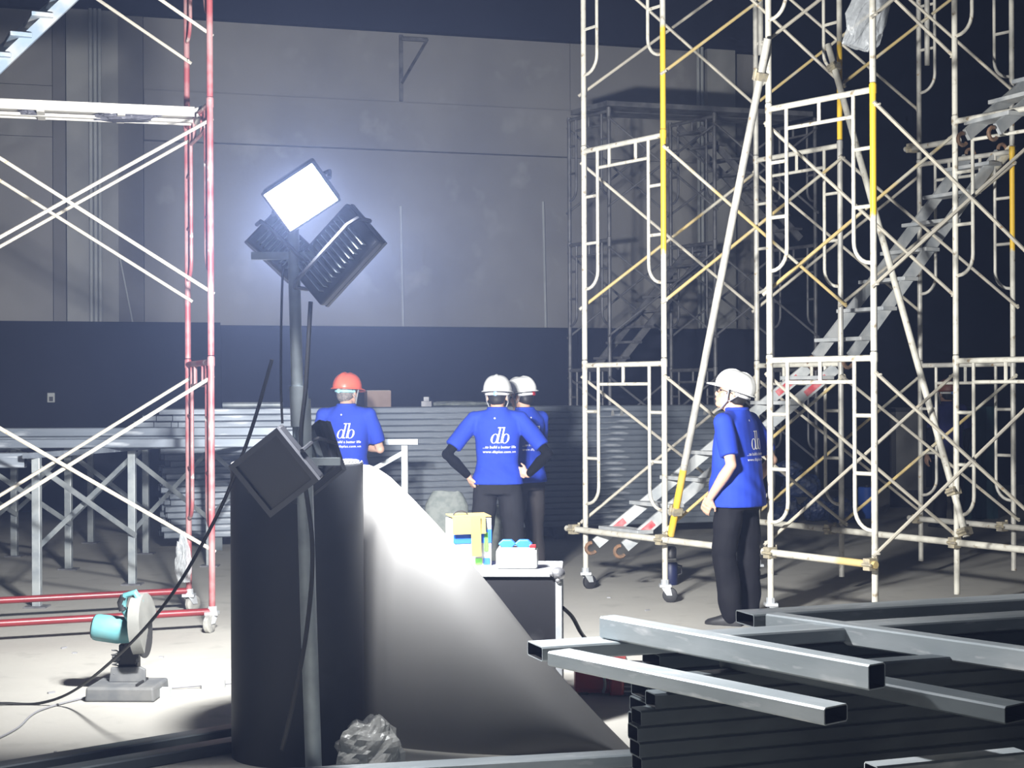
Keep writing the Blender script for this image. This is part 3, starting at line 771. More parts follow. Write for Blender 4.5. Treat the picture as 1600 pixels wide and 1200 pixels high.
FZ = ZP - 0.027
cross('flat galvanised beam butted to the pile, nearest of the three pale beams', (0.155, 5.185, 0), 1.19, 0.10, 0.05, FZ, 'galv', V((0.62, -0.785, 0)))
cross('square galvanised beam lying across the near pile with a black open end, middle of three', (0.335, 5.43, 0), 1.21, 0.075, 0.075, None, 'galv', V((0.60, -0.81, 0)))
cross('square galvanised beam running out at the right edge, rearmost of three', (1.0, 5.93, 0), 1.9, 0.075, 0.075, FZ, 'galv', V((0.65, -0.76, 0)))
cross('short dark flat beam lying lower on the near pile at the right edge', (0.72, 5.10, 0), 1.10, 0.10, 0.05, FZ + 0.008, 'galv_dark')
cross('small galvanised channel end low in the near pile at the bottom right', (1.0, 4.30, 0), 0.5, 0.07, 0.06, 0.50, 'galv', LD)
# low bars along the floor in front of the roll
FD = V((0.977, 0.21, 0)).normalized()
lb = box_section(3.2, 0.10, 0.05).mesh('floor_bar'); lb.materials.append(M['galv']); bore_shade(lb)
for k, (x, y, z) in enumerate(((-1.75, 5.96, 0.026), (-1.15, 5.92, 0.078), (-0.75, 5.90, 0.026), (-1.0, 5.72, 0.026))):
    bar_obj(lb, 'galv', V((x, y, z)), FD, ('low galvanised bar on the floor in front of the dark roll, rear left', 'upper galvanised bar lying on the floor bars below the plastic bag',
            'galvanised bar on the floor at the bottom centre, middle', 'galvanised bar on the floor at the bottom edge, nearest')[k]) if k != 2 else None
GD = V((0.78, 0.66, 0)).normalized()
lb2 = box_section(3.0, 0.10, 0.05).mesh('floor_bar_dark'); lb2.materials.append(M['galv_dark']); bore_shade(lb2)
for k, (x, y) in enumerate(((-2.95, 5.62), (-2.80, 5.44))):
    bar_obj(lb2, 'galv_dark', V((x, y, 0.026)), GD, ('dark bar on the floor at the lower left, rear one of two', 'dark bar on the floor at the lower left, front one of two')[k])

# ------------------------------------------------------------------ roll of dark sheet
RC = V((-0.945, 6.72, 0)); RR = 0.292; RH = 1.265
roll = empty('sheet_roll', RC); tag(roll, 'tall dark sheet roll standing on end with its loose end sweeping to the floor', 'roll')
def spiral(r0, r1, turns, h, th=0.009):
    m = MB(); n = int(turns * 40); a0 = 0.15
    prev = None
    for i in range(n + 1):
        f = i / n; a = a0 - (1 - f) * turns * 2 * PI; r = r0 + (r1 - r0) * f
        ro, ri_ = r, r - th
        lip = 0.006 * math.sin(a * 3)
        ring = [V((ri_ * math.cos(a), ri_ * math.sin(a), 0)), V((ro * math.cos(a), ro * math.sin(a), 0)), V((ro * math.cos(a), ro * math.sin(a), h + lip)), V((ri_ * math.cos(a), ri_ * math.sin(a), h + lip))]
        m.v += ring
        if i:
            o = len(m.v) - 8
            for j in range(4): m.f.append((o + j, o + (j + 1) % 4, o + 4 + (j + 1) % 4, o + 4 + j))
    return m
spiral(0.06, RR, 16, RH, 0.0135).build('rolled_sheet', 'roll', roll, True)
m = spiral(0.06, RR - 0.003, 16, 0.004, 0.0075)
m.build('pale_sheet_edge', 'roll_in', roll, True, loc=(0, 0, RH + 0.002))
# loose flap: top edge drops in a convex curve while it sweeps to the right
edge = [(-0.80, 1.24), (-0.665, 1.24), (-0.62, 1.225), (-0.56, 1.19), (-0.45, 1.09), (-0.33, 0.97), (-0.22, 0.85), (-0.08, 0.69), (0.08, 0.49), (0.22, 0.32), (0.38, 0.15), (0.52, 0.012)]
def edge_at(t):
    f = t * (len(edge) - 1); i = min(int(f), len(edge) - 2); g = f - i
    return edge[i][0] * (1 - g) + edge[i + 1][0] * g, edge[i][1] * (1 - g) + edge[i + 1][1] * g
m = MB(); NU, NW = 40, 22
for side in (0, 1):
    for i in range(NU + 1):
        t = i / NU; x, zt = edge_at(t)
        for j in range(NW + 1):
            q = j / NW; z = zt * q
            y = 7.02 - 0.38 * math.sin(min(1, t * 1.25) * PI / 2) + 0.30 * (z / 1.24) ** 1.3 * (0.35 + t) - 0.10 * math.sin(q * PI) * (0.3 + t) + side * 0.012
            xx = x + (1 - q) * 0.0
            m.v.append(V((xx, y, z)) - RC)
for side in (0, 1):
    o = side * (NU + 1) * (NW + 1)
    for i in range(NU):
        for j in range(NW):
            a_ = o + i * (NW + 1) + j; m.f.append((a_, a_ + NW + 1, a_ + NW + 2, a_ + 1))
S2 = (NU + 1) * (NW + 1)
for i in range(NU):
    a_ = i * (NW + 1) + NW; m.f.append((a_, a_ + NW + 1, a_ + NW + 1 + S2, a_ + S2))
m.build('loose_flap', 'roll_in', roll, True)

crumple('plastic_bag', 'crumpled cloudy plastic bag on the floor in front of the dark roll', 'bag', 'plastic_grey', V((wx(575, 6.28), 6.28, 0.10)), (0.125, 0.10, 0.135), 4.4, 0.28, 2.4)

# ------------------------------------------------------------------ floodlight stand
PX, PY = -0.815, 6.12
stand = empty('floodlight_stand', (PX, PY, 0)); tag(stand, 'grey steel pole stand carrying the floodlights in front of the dark roll', 'light stand')
MB().tube([(0.02, 0, 0.02), (0.0, 0, 0.7), (-0.02, 0, 1.55)], 0.033, 12).build('lower_pole', 'pole', stand, True)
MB().tube([(-0.035, 0, 1.35), (-0.055, 0, 2.24)], 0.024, 12).build('upper_pole', 'pole', stand, True)
MB().tube([(-0.03, 0, 1.44), (-0.035, 0, 1.6)], 0.037, 10).build('collar', 'pole', stand, True)
MB().tube([(-0.03, 0, 1.38), (-0.09, -0.03, 1.4)], 0.012, 6).build('clamp_knob', 'pole', stand, True)
MB().box((-0.05, 0.0, 2.12), (0.34, 0.03, 0.03)).build('cross_arm', 'pole', stand)
MB().box((0.0, 0, 1.30), (0.26, 0.03, 0.03)).build('cross_arm', 'pole', stand)
MB().box((0.02, 0, 0.008), (0.30, 0.26, 0.016)).build('base_plate', 'pole', stand)

def floodlight(label, P, aim, roll_, w_=0.34, h_=0.27, lit=0.0, fins=True, mat_glass='lamp_glass', rim=0.022):
    """lens looks along +Y local"""
    root = empty('floodlight', P)
    d = V(aim).normalized(); R = d.to_track_quat('Y', 'Z').to_matrix() @ Matrix.Rotation(roll_, 3, 'Y')
    root.rotation_euler = R.to_euler(); tag(root, label, 'floodlight')
    MB().box((0, -0.02, 0), (w_, 0.05, h_)).build('housing', 'lamp_body', root, bevel=0.01)
    b = MB()
    for (c, dd) in (((0, 0.012, h_ / 2 - rim / 2), (w_, 0.022, rim)), ((0, 0.012, -h_ / 2 + rim / 2), (w_, 0.022, rim)),
                    ((w_ / 2 - rim / 2, 0.012, 0), (rim, 0.022, h_ - 2 * rim)), ((-w_ / 2 + rim / 2, 0.012, 0), (rim, 0.022, h_ - 2 * rim))):
        b.box(c, dd)
    b.build('rim', 'lamp_rim', root)
    MB().box((0, 0.009, 0), (w_ - 2 * rim, 0.006, h_ - 2 * rim)).build('lens', 'lamp_on' if lit else mat_glass, root)
    if fins:
        for k in range(11):
            x = -w_ * 0.36 + k * w_ * 0.072
            MB().box((x, -0.062, 0), (0.004, 0.036, h_ * 0.72)).build('cooling_fin', 'pole', root)
    pts = [V((-w_ / 2 - 0.012, 0, 0)), V((-w_ / 2 - 0.012, -0.10, 0)), V((-w_ / 2 + 0.03, -0.13, 0)), V((w_ / 2 - 0.03, -0.13, 0)), V((w_ / 2 + 0.012, -0.10, 0)), V((w_ / 2 + 0.012, 0, 0))]
    MB().tube(pts, 0.009, 6).build('bracket', 'lamp_body', root, True)
    if lit:
        l = bpy.data.lights.new('floodlight_beam', 'AREA'); l.shape = 'RECTANGLE'; l.size = w_ - 0.06; l.size_y = h_ - 0.06
        l.spread = math.radians(146 if fins else 170); l.energy = lit; l.color = (0.97, 0.98, 1.0)
        lo = bpy.data.objects.new('floodlight_beam', l); COL.objects.link(lo); lo.parent = root
        lo.location = (0, 0.016, 0); lo.rotation_euler = (PI / 2, 0, 0)
    return root
floodlight('blazing white floodlight at the top of the stand facing the camera', at(472, 305, 5.96), (0.10, -1, -0.42), 0.60, 0.24, 0.19, LAMP_FRONT, False, rim=0.008)
floodlight('finned floodlight turned to the hall, right of the blazing lamp', at(530, 398, 6.12), (0.42, 1, -0.02), -0.75, 0.36, 0.22, LAMP_BACK)
floodlight('floodlight turned to the hall, left of the blazing lamp', at(440, 385, 6.20), (-0.32, 1, -0.02), 0.75, 0.24, 0.17, LAMP_BACK)
floodlight('unlit dark floodlight hanging low on the stand before the roll', at(430, 735, 5.98), (-0.25, -1, -0.28), 0.62, 0.27, 0.26, 0, False)
floodlight('unlit dark floodlight on the stand, half hidden right of the pole', at(487, 722, 6.3), (0.75, 0.9, -0.25), -0.6, 0.28, 0.24, 0, True)

def cable(label, pts, r=0.008, mat='cable', cat='cable', n=8):
    P = [V(p) for p in pts]; out = []
    for i in range(len(P) - 1):
        p0 = P[max(i - 1, 0)]; p1, p2 = P[i], P[i + 1]; p3 = P[min(i + 2, len(P) - 1)]
        for k in range(n):
            t = k / n
            out.append(0.5 * ((2 * p1) + (p2 - p0) * t + (2 * p0 - 5 * p1 + 4 * p2 - p3) * t * t + (3 * p1 - p0 - 3 * p2 + p3) * t ** 3))
    out.append(P[-1])
    o = MB().tube(out, r, 6).build('power_cable', mat, None, True); tag(o, label, cat); return o
cable('black cable sagging from the floodlights across the chop saw to the floor', [at(425, 560, 6.1), at(402, 640, 6.15), at(378, 710, 6.25), at(340, 800, 6.4), at(275, 915, 6.65), at(205, 1000, 7.0), at(120, 1072, 7.6), V((wx(60, 7.75), 7.75, 0.012)), V((wx(0, 7.75), 7.75, 0.012)), V((wx(-60, 7.7), 7.7, 0.012))], 0.0075)
cable('dark cable running down beside the light stand pole', [at(486, 470, 6.08), at(478, 600, 6.05), at(470, 700, 6.04), at(487, 850, 6.04), at(478, 980, 6.04), at(455, 1100, 6.03), at(438, 1170, 6.03)], 0.009)
cable('thin black cable hanging left of the light stand', [at(443, 410, 6.15), at(440, 500, 6.15), at(439, 600, 6.15), at(441, 660, 6.13)], 0.005)
cable('thin grey cord on the floor at the lower left', [V((wx(-20, 6.9), 6.9, 0.008)), V((wx(25, 7.2), 7.2, 0.008)), V((wx(60, 7.6), 7.6, 0.008)), V((wx(140, 7.95), 7.95, 0.008))], 0.005, 'strap')
cable('black cable from the flight case to the floor at right', [V((wx(878, 7.2), 7.2, 0.56)), at(893, 965, 7.3), at(908, 992, 7.5), at(925, 1008, 8.0)], 0.010)

# ------------------------------------------------------------------ flight case and what stands on it
CX, CY = 0.225, 7.10
fc = empty('flight_case', (CX, CY, 0)); tag(fc, 'black flight case with aluminium edges beside the sheet roll', 'flight case')
fc.rotation_euler = (0, 0, -0.05)
CW, CD, C0, C1 = 0.80, 0.40, 0.10, 0.745
MB().box((-CW / 2, CD / 2, (C0 + C1) / 2), (CW - 0.02, CD - 0.02, C1 - C0 - 0.02)).build('body', 'case', fc)
for (c, d) in (((-CW / 2, 0.012, C1 - 0.014), (CW, 0.03, 0.03)), ((-CW / 2, CD - 0.012, C1 - 0.014), (CW, 0.03, 0.03)),
               ((-0.013, CD / 2, C1 - 0.014), (0.03, CD - 0.05, 0.03)), ((-CW + 0.013, CD / 2, C1 - 0.014), (0.03, CD - 0.05, 0.03)),
               ((-0.013, 0.012, (C0 + C1) / 2), (0.03, 0.03, C1 - C0 - 0.06)), ((-CW + 0.013, 0.012, (C0 + C1) / 2), (0.03, 0.03, C1 - C0 - 0.06)),
               ((-0.013, CD - 0.012, (C0 + C1) / 2), (0.03, 0.03, C1 - C0 - 0.06)), ((-CW / 2, 0.012, C0 + 0.014), (CW, 0.03, 0.03))):
    MB().box(c, d).build('edge_profile', 'alu', fc, bevel=0.003)
MB().box((-CW / 2, CD / 2, C1 - 0.005), (CW - 0.05, CD - 0.05, 0.012)).build('lid', 'alu', fc)
for x in (-0.015, -CW + 0.015):
    for z in (C1 - 0.015, C0 + 0.015):
        MB().ball((x, 0.01, z), 0.032, 12, 8).ball((x - 0.03 * (1 if x > -0.1 else -1), -0.004, z), 0.014, 8, 6).ball((x, -0.004, z - 0.03 * (1 if z > 0.4 else -1)), 0.014, 8, 6).build('ball_corner', 'chrome', fc, True)
for x in (-0.1, -CW + 0.1):
    for y in (0.1, CD - 0.1):
        MB().lathe([(0.01, -0.018), (0.045, -0.018), (0.05, 0), (0.045, 0.018), (0.01, 0.018)], 14, Matrix.Translation((x, y, 0.05)) @ Matrix.Rotation(PI / 2, 4, 'X')).box((x, y, 0.09), (0.07, 0.05, 0.02)).build('wheel', 'rubber', fc, True)
# open carton
bx = empty('tool_carton', (wx(731, 7.35), 7.35, C1 + 0.002)); bx.rotation_euler = (0, 0, 0.35); tag(bx, 'open yellow and blue printed carton standing on the flight case', 'carton')
w_, d_, h_ = 0.19, 0.12, 0.225
MB().box((0, 0, h_ / 2), (w_, d_, h_)).build('box_body', 'white_plastic', bx)
MB().box((0, -d_ / 2 - 0.001, h_ * 0.62), (w_, 0.003, h_ * 0.28)).build('blue_print', 'carton_blue', bx)
MB().box((-w_ * 0.3, -d_ / 2 - 0.002, h_ * 0.82), (w_ * 0.38, 0.003, h_ * 0.16)).build('navy_print', 'carton_navy', bx)
MB().box((w_ * 0.36, -d_ / 2 - 0.002, h_ * 0.5), (w_ * 0.1, 0.003, h_ * 0.4)).build('green_print', 'carton_green', bx)
for x, mt in ((-0.06, 'white_plastic'), (-0.02, 'carton_orange'), (0.03, 'carton_green'), (0.07, 'carton_blue')):
    MB().box((x, -d_ / 2 - 0.002, 0.02), (0.032, 0.003, 0.03)).build('picture_print', mt, bx)
MB().box((w_ / 2 + 0.001, 0, h_ * 0.6), (0.003, d_, h_ * 0.5)).build('side_print', 'carton_navy', bx)
fl_ = MB().box((-0.02, -d_ / 2 - 0.012, h_ * 0.86), (w_ * 0.86, 0.004, h_ * 0.36), Matrix.Rotation(-0.12, 3, 'X')).build('front_flap', 'carton', bx)
MB().box((0.012, -d_ / 2 - 0.02, h_ * 0.62), (w_ * 0.25, 0.004, h_ * 0.82), Matrix.Rotation(-0.05, 3, 'X')).build('hanging_flap', 'carton', bx)
MB().box((0, 0.0, h_ + 0.012), (w_ * 1.02, d_ * 0.9, 0.004), Matrix.Rotation(0.08, 3, 'X')).build('top_flap', 'carton', bx)
MB().tube([(-0.04 + 0.035 * math.cos(a), 0, h_ + 0.014 + 0.02 * math.sin(a)) for a in [PI * k / 8 for k in range(9)]], 0.004, 6).build('carry_handle', 'saw_black', bx, True)
# white box with blue clips
wb = empty('plastic_box', (wx(807, 7.22), 7.22, C1 + 0.002)); wb.rotation_euler = (0, 0, -0.05); tag(wb, 'white plastic box with blue clamps on top standing on the flight case', 'box')
MB().box((0, 0, 0.045), (0.195, 0.11, 0.09)).build('tub', 'white_plastic', wb, bevel=0.012)
MB().box((0, 0, 0.093), (0.175, 0.10, 0.012)).build('lid', 'white_plastic', wb, bevel=0.004)
for x in (-0.045, 0.032):
    hx = [(x + 0.042 * math.cos(a), 0.115 + 0.022 * math.sin(a)) for a in [PI / 3 * k for k in range(6)]]
    MB().prism(hx, -0.045, 0.0).build('blue_clip', 'blue_plastic', wb, bevel=0.004)
MB().box((0.075, -0.04, 0.105), (0.03, 0.02, 0.016)).build('red_latch', 'red_plastic', wb, bevel=0.003)

# red machine with grille
rg = empty('red_machine', (wx(938, 7.95), 7.95, 0)); rg.rotation_euler = (0, 0, -0.12); tag(rg, 'red machine with a white hose band on the floor behind the pile', 'machine')
MB().box((-0.01, 0.12, 0.09), (0.27, 0.26, 0.17)).build('casing', 'red_plastic', rg, bevel=0.03)
MB().box((0.08, 0.10, 0.085), (0.075, 0.28, 0.16)).build('end_cap', 'red_plastic', rg, bevel=0.012)
MB().tube([(-0.03 + 0.05 * math.sin(t * 2.2), -0.02 - 0.02 * math.sin(t * PI), 0.19 - 0.17 * t) for t in [k / 10 for k in range(11)]], 0.008, 6).build('hose_band', 'white_plastic', rg, True)
MB().box((0.16, 0.1, 0.075), (0.11, 0.24, 0.14)).build('grille_body', 'saw_black', rg)
for k in range(5):
    MB().box((0.16, -0.025, 0.028 + k * 0.025), (0.11, 0.012, 0.008)).build('grille_slat', 'white_plastic', rg)
for x in (-0.09, 0.08): MB().box((x, 0.1, 0.008), (0.04, 0.2, 0.016)).build('foot', 'rubber', rg)

# flask beside the tower leg
fk = empty('flask', (wx(1047, 12.45), 12.45, 0)); tag(fk, 'dark flask with a white band on the floor behind the yellow tube', 'flask')
MB().lathe([(0.05, 0), (0.055, 0.01), (0.055, 0.17), (0.045, 0.185)], 18, None, True, True).build('body', 'carton_navy', fk, True)
MB().lathe([(0.046, 0.185), (0.046, 0.215)], 18, None, True, True).build('band', 'white_plastic', fk, True)
MB().lathe([(0.044, 0.215), (0.046, 0.29), (0.035, 0.31)], 18, None, True, True).build('cup', 'saw_black', fk, True)
MB().tube([(0.05, 0, 0.16), (0.085, 0, 0.15), (0.085, 0, 0.09), (0.055, 0, 0.08)], 0.008, 6).build('handle', 'saw_black', fk, True)

# ------------------------------------------------------------------ chop saw
cs = empty('chop_saw', (wx(196, 7.95), 7.95, 0)); cs.rotation_euler = (0, 0, -0.04); tag(cs, 'teal chop saw with a grey guard standing on the floor at left', 'chop saw')
MB().prism([(-0.18, 0), (0.18, 0), (0.175, 0.075), (-0.175, 0.075)], -0.13, 0.16).build('base', 'saw_base', cs, bevel=0.012)
MB().box((0.08, 0.0, 0.08), (0.012, 0.2, 0.012)).build('blade_slot', 'saw_black', cs)
MB().prism([(-0.10, 0.075), (0.09, 0.075), (0.09, 0.14), (0.06, 0.155), (-0.09, 0.15)], 0.02, 0.045).build('fence', 'saw_base', cs, bevel=0.004)
MB().box((-0.01, 0.09, 0.17), (0.10, 0.07, 0.19)).build('pivot_bracket', 'saw_black', cs, bevel=0.01)
MB().tube([(-0.09, 0.06, 0.19), (0.05, 0.06, 0.19)], 0.02, 10).build('pivot_bar', 'saw_base', cs, True)
pts = []
MB().tube([(-0.07 + 0.02 * math.cos(k * 1.5), 0.04 + 0.02 * math.sin(k * 1.5), 0.10 + k * 0.006) for k in range(24)], 0.004, 5).build('return_spring', 'saw_base', cs, True)
MB().prism([(-0.06, 0.16), (0.03, 0.16), (0.09, 0.30), (0.06, 0.36), (-0.02, 0.28)], 0.04, 0.10).build('arm', 'saw_black', cs, bevel=0.006)
Rm = Matrix.Translation((-0.185, 0.06, 0.355)) @ Matrix.Rotation(0.12, 4, 'Y') @ Matrix.Rotation(PI / 2, 4, 'Y')
MB().lathe([(0.02, 0.0), (0.066, 0.002), (0.070, 0.02), (0.072, 0.13), (0.060, 0.20), (0.05, 0.25)], 20, Rm, True, True).build('motor', 'teal', cs, True)
MB().lathe([(0.02, -0.006), (0.06, -0.006), (0.067, 0.006), (0.067, 0.02)], 20, Rm, False, True).build('motor_cap', 'saw_black', cs, True)
MB().box((-0.05, 0.06, 0.30), (0.10, 0.07, 0.03)).build('motor_foot', 'teal', cs, bevel=0.006)
Rb = Matrix.Translation((0.075, 0.04, 0.36)) @ Matrix.Rotation(PI / 2 - 0.10, 4, 'Y')
def disc(r0, r1, x0, x1, a0, a1, n=28):
    m = MB(); rings = []
    for i in range(n + 1):
        a = a0 + (a1 - a0) * i / n; c, s_ = math.cos(a), math.sin(a)
        rings.append([Rb @ V((r0 * c, r0 * s_, x0)), Rb @ V((r1 * c, r1 * s_, x0)), Rb @ V((r1 * c, r1 * s_, x1)), Rb @ V((r0 * c, r0 * s_, x1))])
    return m.loft(rings)
MB().lathe([(0.012, -0.003), (0.162, -0.003), (0.162, 0.003), (0.012, 0.003)], 36, Rb, True, True).build('blade', 'saw_black', cs, True)
disc(0.02, 0.172, -0.030, 0.030, PI * 0.55, PI * 1.75).build('blade_guard', 'saw_guard', cs, True)
MB().lathe([(0.01, -0.045), (0.05, -0.04), (0.055, 0.0)], 16, Rb, False, True).build('gear_boss', 'saw_guard', cs, True)
# D handle
hp = [V((0.01, 0.02, 0.40)), V((-0.02, 0.0, 0.47)), V((0.0, -0.01, 0.53)), V((0.05, -0.015, 0.545)), V((0.075, -0.01, 0.50)), V((0.07, 0.0, 0.43)), V((0.05, 0.02, 0.38))]
MB().tube(hp, 0.018, 8).build('handle', 'teal', cs, True)
MB().tube([(-0.018, -0.004, 0.45), (-0.028, -0.004, 0.49), (-0.008, -0.012, 0.525)], 0.02, 8).build('handle_grip', 'saw_black', cs, True)
MB().box((0.07, -0.02, 0.50), (0.03, 0.012, 0.05)).build('switch', 'saw_guard', cs, bevel=0.003)
MB().box((0.205, 0.0, 0.025), (0.05, 0.05, 0.05)).build('clamp_block', 'conduit', cs)
# offcuts on the floor
o = MB().box((0, 0, 0.022), (0.12, 0.09, 0.044)); o = o.build('offcut', 'conduit'); o.location = (wx(332, 8.2), 8.2, 0.001); o.rotation_euler = (0, 0, 0.1); tag(o, 'pale square offcut on the floor beside the dark roll', 'offcut')
o = MB().tube([(0, 0, 0.005), (0.42, 0.08, 0.02)], 0.004, 5).build('steel_wire', 'dull_steel'); o.location = (wx(258, 8.15), 8.15, 0.001); tag(o, 'thin wire on the floor right of the chop saw', 'wire')
for k, (px, py) in enumerate(((115, 1018), (98, 1010), (85, 1175), (250, 1025), (78, 1080), (620, 1040), (950, 935), (1010, 955))):
    Y = CH * FPX / (py - HZ)
    o = MB().box((0, 0, 0.004), (0.03 + 0.01 * (k % 3), 0.012, 0.008)).build('debris_chip', 'strap'); o.location = (wx(px, Y), Y, 0); o.rotation_euler = (0, 0, k)
    tag(o, 'small debris chip on the concrete floor ' + ('left of the chop saw motor', 'at the far left below the red tubes', 'at the lower left corner', 'right of the chop saw blade', 'left of the chop saw base', 'behind the loose flap of the roll', 'right of the flight case', 'before the near white tower')[k], 'debris', 'chips on the floor')

# ------------------------------------------------------------------ people
def remesh_obj(name, mb, mat, parent, voxel, smooth=4):
    o = bpy.data.objects.new('tmp', mb.mesh('tmp')); COL.objects.link(o)
    r = o.modifiers.new('r', 'REMESH'); r.mode = 'VOXEL'; r.voxel_size = voxel; r.use_smooth_shade = True
    if smooth:
        s_ = o.modifiers.new('s', 'SMOOTH'); s_.iterations = smooth; s_.factor = 0.5
    dg = bpy.context.evaluated_depsgraph_get(); dg.update()
    me = bpy.data.meshes.new_from_object(o.evaluated_get(dg)); me.name = name
    tm = o.data; bpy.data.objects.remove(o); bpy.data.meshes.remove(tm)
    me.materials.clear(); me.materials.append(M[mat])
    me.polygons.foreach_set('use_smooth', [True] * len(me.polygons))
    n = bpy.data.objects.new(name, me); COL.objects.link(n); n.parent = parent
    return n
def chain(m, pts, rad, n=12):
    """tapered rounded limb"""
    pts = [V(p) for p in pts]
    m.tube(pts, rad, n)
    for p, r in zip(pts, rad): m.ball(p, r, n, 8)
def ell(c, rx, ry, n=24, tw=0.0, p=2.3):
    out = []
    for k in range(n):
        a = 2 * PI * k / n; ca, sa = math.cos(a), math.sin(a)
        x = rx * math.copysign(abs(ca) ** (2 / p), ca); y = ry * math.copysign(abs(sa) ** (2 / p), sa)
        out.append(V(c) + V((x * math.cos(tw) - y * math.sin(tw), x * math.sin(tw) + y * math.cos(tw), 0)))
    return out
def hand(m, W, d, n, side, curl=0.5, k=1.0):
    """palm and five fingers; W wrist, d hand direction, n palm normal"""
    d = V(d).normalized(); n = V(n); n = (n - d * n.dot(d)).normalized(); s_ = d.cross(n) * side
    W = V(W)
    for t, rr in ((0.03, 0.020), (0.055, 0.021), (0.08, 0.019)):
        for q in (-0.026, -0.009, 0.009, 0.026): m.ball(W + (d * t + s_ * q) * k, V((rr, rr, rr)) * 0.78 * k, 8, 6)
    chain(m, [W, W + d * 0.05 * k], [0.024 * k, 0.024 * k], 10)
    for q, L_, in ((-0.031, 0.066), (-0.011, 0.078), (0.010, 0.073), (0.030, 0.056)):
        p = W + (d * 0.088 + s_ * q) * k; dir_ = d.copy(); pts = [p - d * 0.02 * k, p]
        for seg, f in ((0.45, 0.5), (0.32, 0.9), (0.23, 0.6)):
            a = curl * f; dir_ = (dir_ * math.cos(a) + n * math.sin(a)).normalized()
            p = p + dir_ * L_ * seg * k; pts.append(p)
        chain(m, pts, [0.0098 * k, 0.0098 * k, 0.009 * k, 0.0085 * k, 0.0075 * k], 8)
    b = W + (d * 0.025 - s_ * 0.026) * k; t1 = (d * 0.7 - s_ * 0.75 + n * 0.25).normalized(); t2 = (d * 0.95 - s_ * 0.3 + n * 0.3).normalized()
    chain(m, [W + (d * 0.015 - s_ * 0.01) * k, b, b + t1 * 0.04 * k, b + t1 * 0.04 * k + t2 * 0.032 * k], [0.015 * k, 0.013 * k, 0.0105 * k, 0.0085 * k], 8)

def db_print(parent, shirt, cx, cz, sc=1.0, side='back', mat='print_white'):
    bmt = bmesh.new(); bmt.from_mesh(shirt.data); tree = BVHTree.FromBMesh(bmt); bmt.free()
    def proj(me, name):
        ok = True
        for v in me.vertices:
            h = tree.ray_cast(V((v.co.x, -1.0, v.co.z)), V((0, 1, 0)))
            y = h[0].y if h[0] is not None else -0.05
            v.co.y = y - 0.0035
        me.materials.append(M[mat])
        o = bpy.data.objects.new(name, me); COL.objects.link(o); o.parent = parent
        return o
    # the two large slanted letters
    m = MB(); H = 0.098 * sc; sh = 0.22
    def P(u, q): return V((cx + (u + sh * q) * sc, 0, cz + q * sc))
    def bowl(cu, cq, a, b, w0):
        n = 40; o = len(m.v)
        for k in range(n):
            t = 2 * PI * k / n; wv = w0 * (0.35 + 0.65 * abs(math.cos(t)) ** 1.2)
            for rr in (1, 0):
                m.v.append(P(cu + (a - (0 if rr else wv)) * math.cos(t), cq + (b - (0 if rr else wv * 0.7)) * math.sin(t)))
        for k in range(n):
            m.f.append((o + 2 * k, o + 2 * k + 1, o + (2 * k + 3) % (2 * n), o + (2 * k + 2) % (2 * n)))
    def stem(u, q0, q1, wv):
        o = len(m.v); n = 10
        for k in range(n + 1):
            q = q0 + (q1 - q0) * k / n; m.v += [P(u - wv / 2, q), P(u + wv / 2, q)]
        for k in range(n): m.f.append((o + 2 * k, o + 2 * k + 1, o + 2 * k + 3, o + 2 * k + 2))
    bowl(-0.031, 0.029, 0.0235, 0.030, 0.0115); stem(-0.0095, 0.004, 0.100, 0.0095)
    stem(-0.004, 0.000, 0.006, 0.018); stem(-0.017, 0.094, 0.099, 0.016)
    bowl(0.036, 0.029, 0.0235, 0.030, 0.0115); stem(0.0145, 0.002, 0.100, 0.0095); stem(0.007, 0.094, 0.099, 0.016)
    proj(m.mesh('back_letters'), 'back_letters')
    for body, zz, size, bold in (('...to build a better life', cz - 0.031 * sc, 0.0235 * sc, 0.0002), ('www.dbplus.com.vn', cz - 0.060 * sc, 0.0225 * sc, 0.0001)):
        cu = bpy.data.curves.new('t', 'FONT'); cu.body = body; cu.size = size; cu.align_x = 'CENTER'; cu.offset = bold; cu.resolution_u = 2
        cu.shear = 0.12; cu.space_character = 1.12 if body[0] == 'w' else 1.0
        to = bpy.data.objects.new('t', cu); COL.objects.link(to)
        dg = bpy.context.evaluated_depsgraph_get(); dg.update()
        me = bpy.data.meshes.new_from_object(to.evaluated_get(dg)); bpy.data.objects.remove(to)
        for v in me.vertices: v.co = V((cx + v.co.x + 0.004, 0, zz + v.co.y))
        proj(me, 'back_lettering')
    # small woven mark under the collar
    m = MB(); z_ = cz + 0.155 * sc
    m.add([V((cx - 0.03, 0, z_ + 0.008)), V((cx - 0.022, 0, z_)), V((cx - 0.03, 0, z_ - 0.008)), V((cx - 0.038, 0, z_))], [(0, 1, 2, 3)])
    proj(m.mesh('collar_mark'), 'collar_mark')

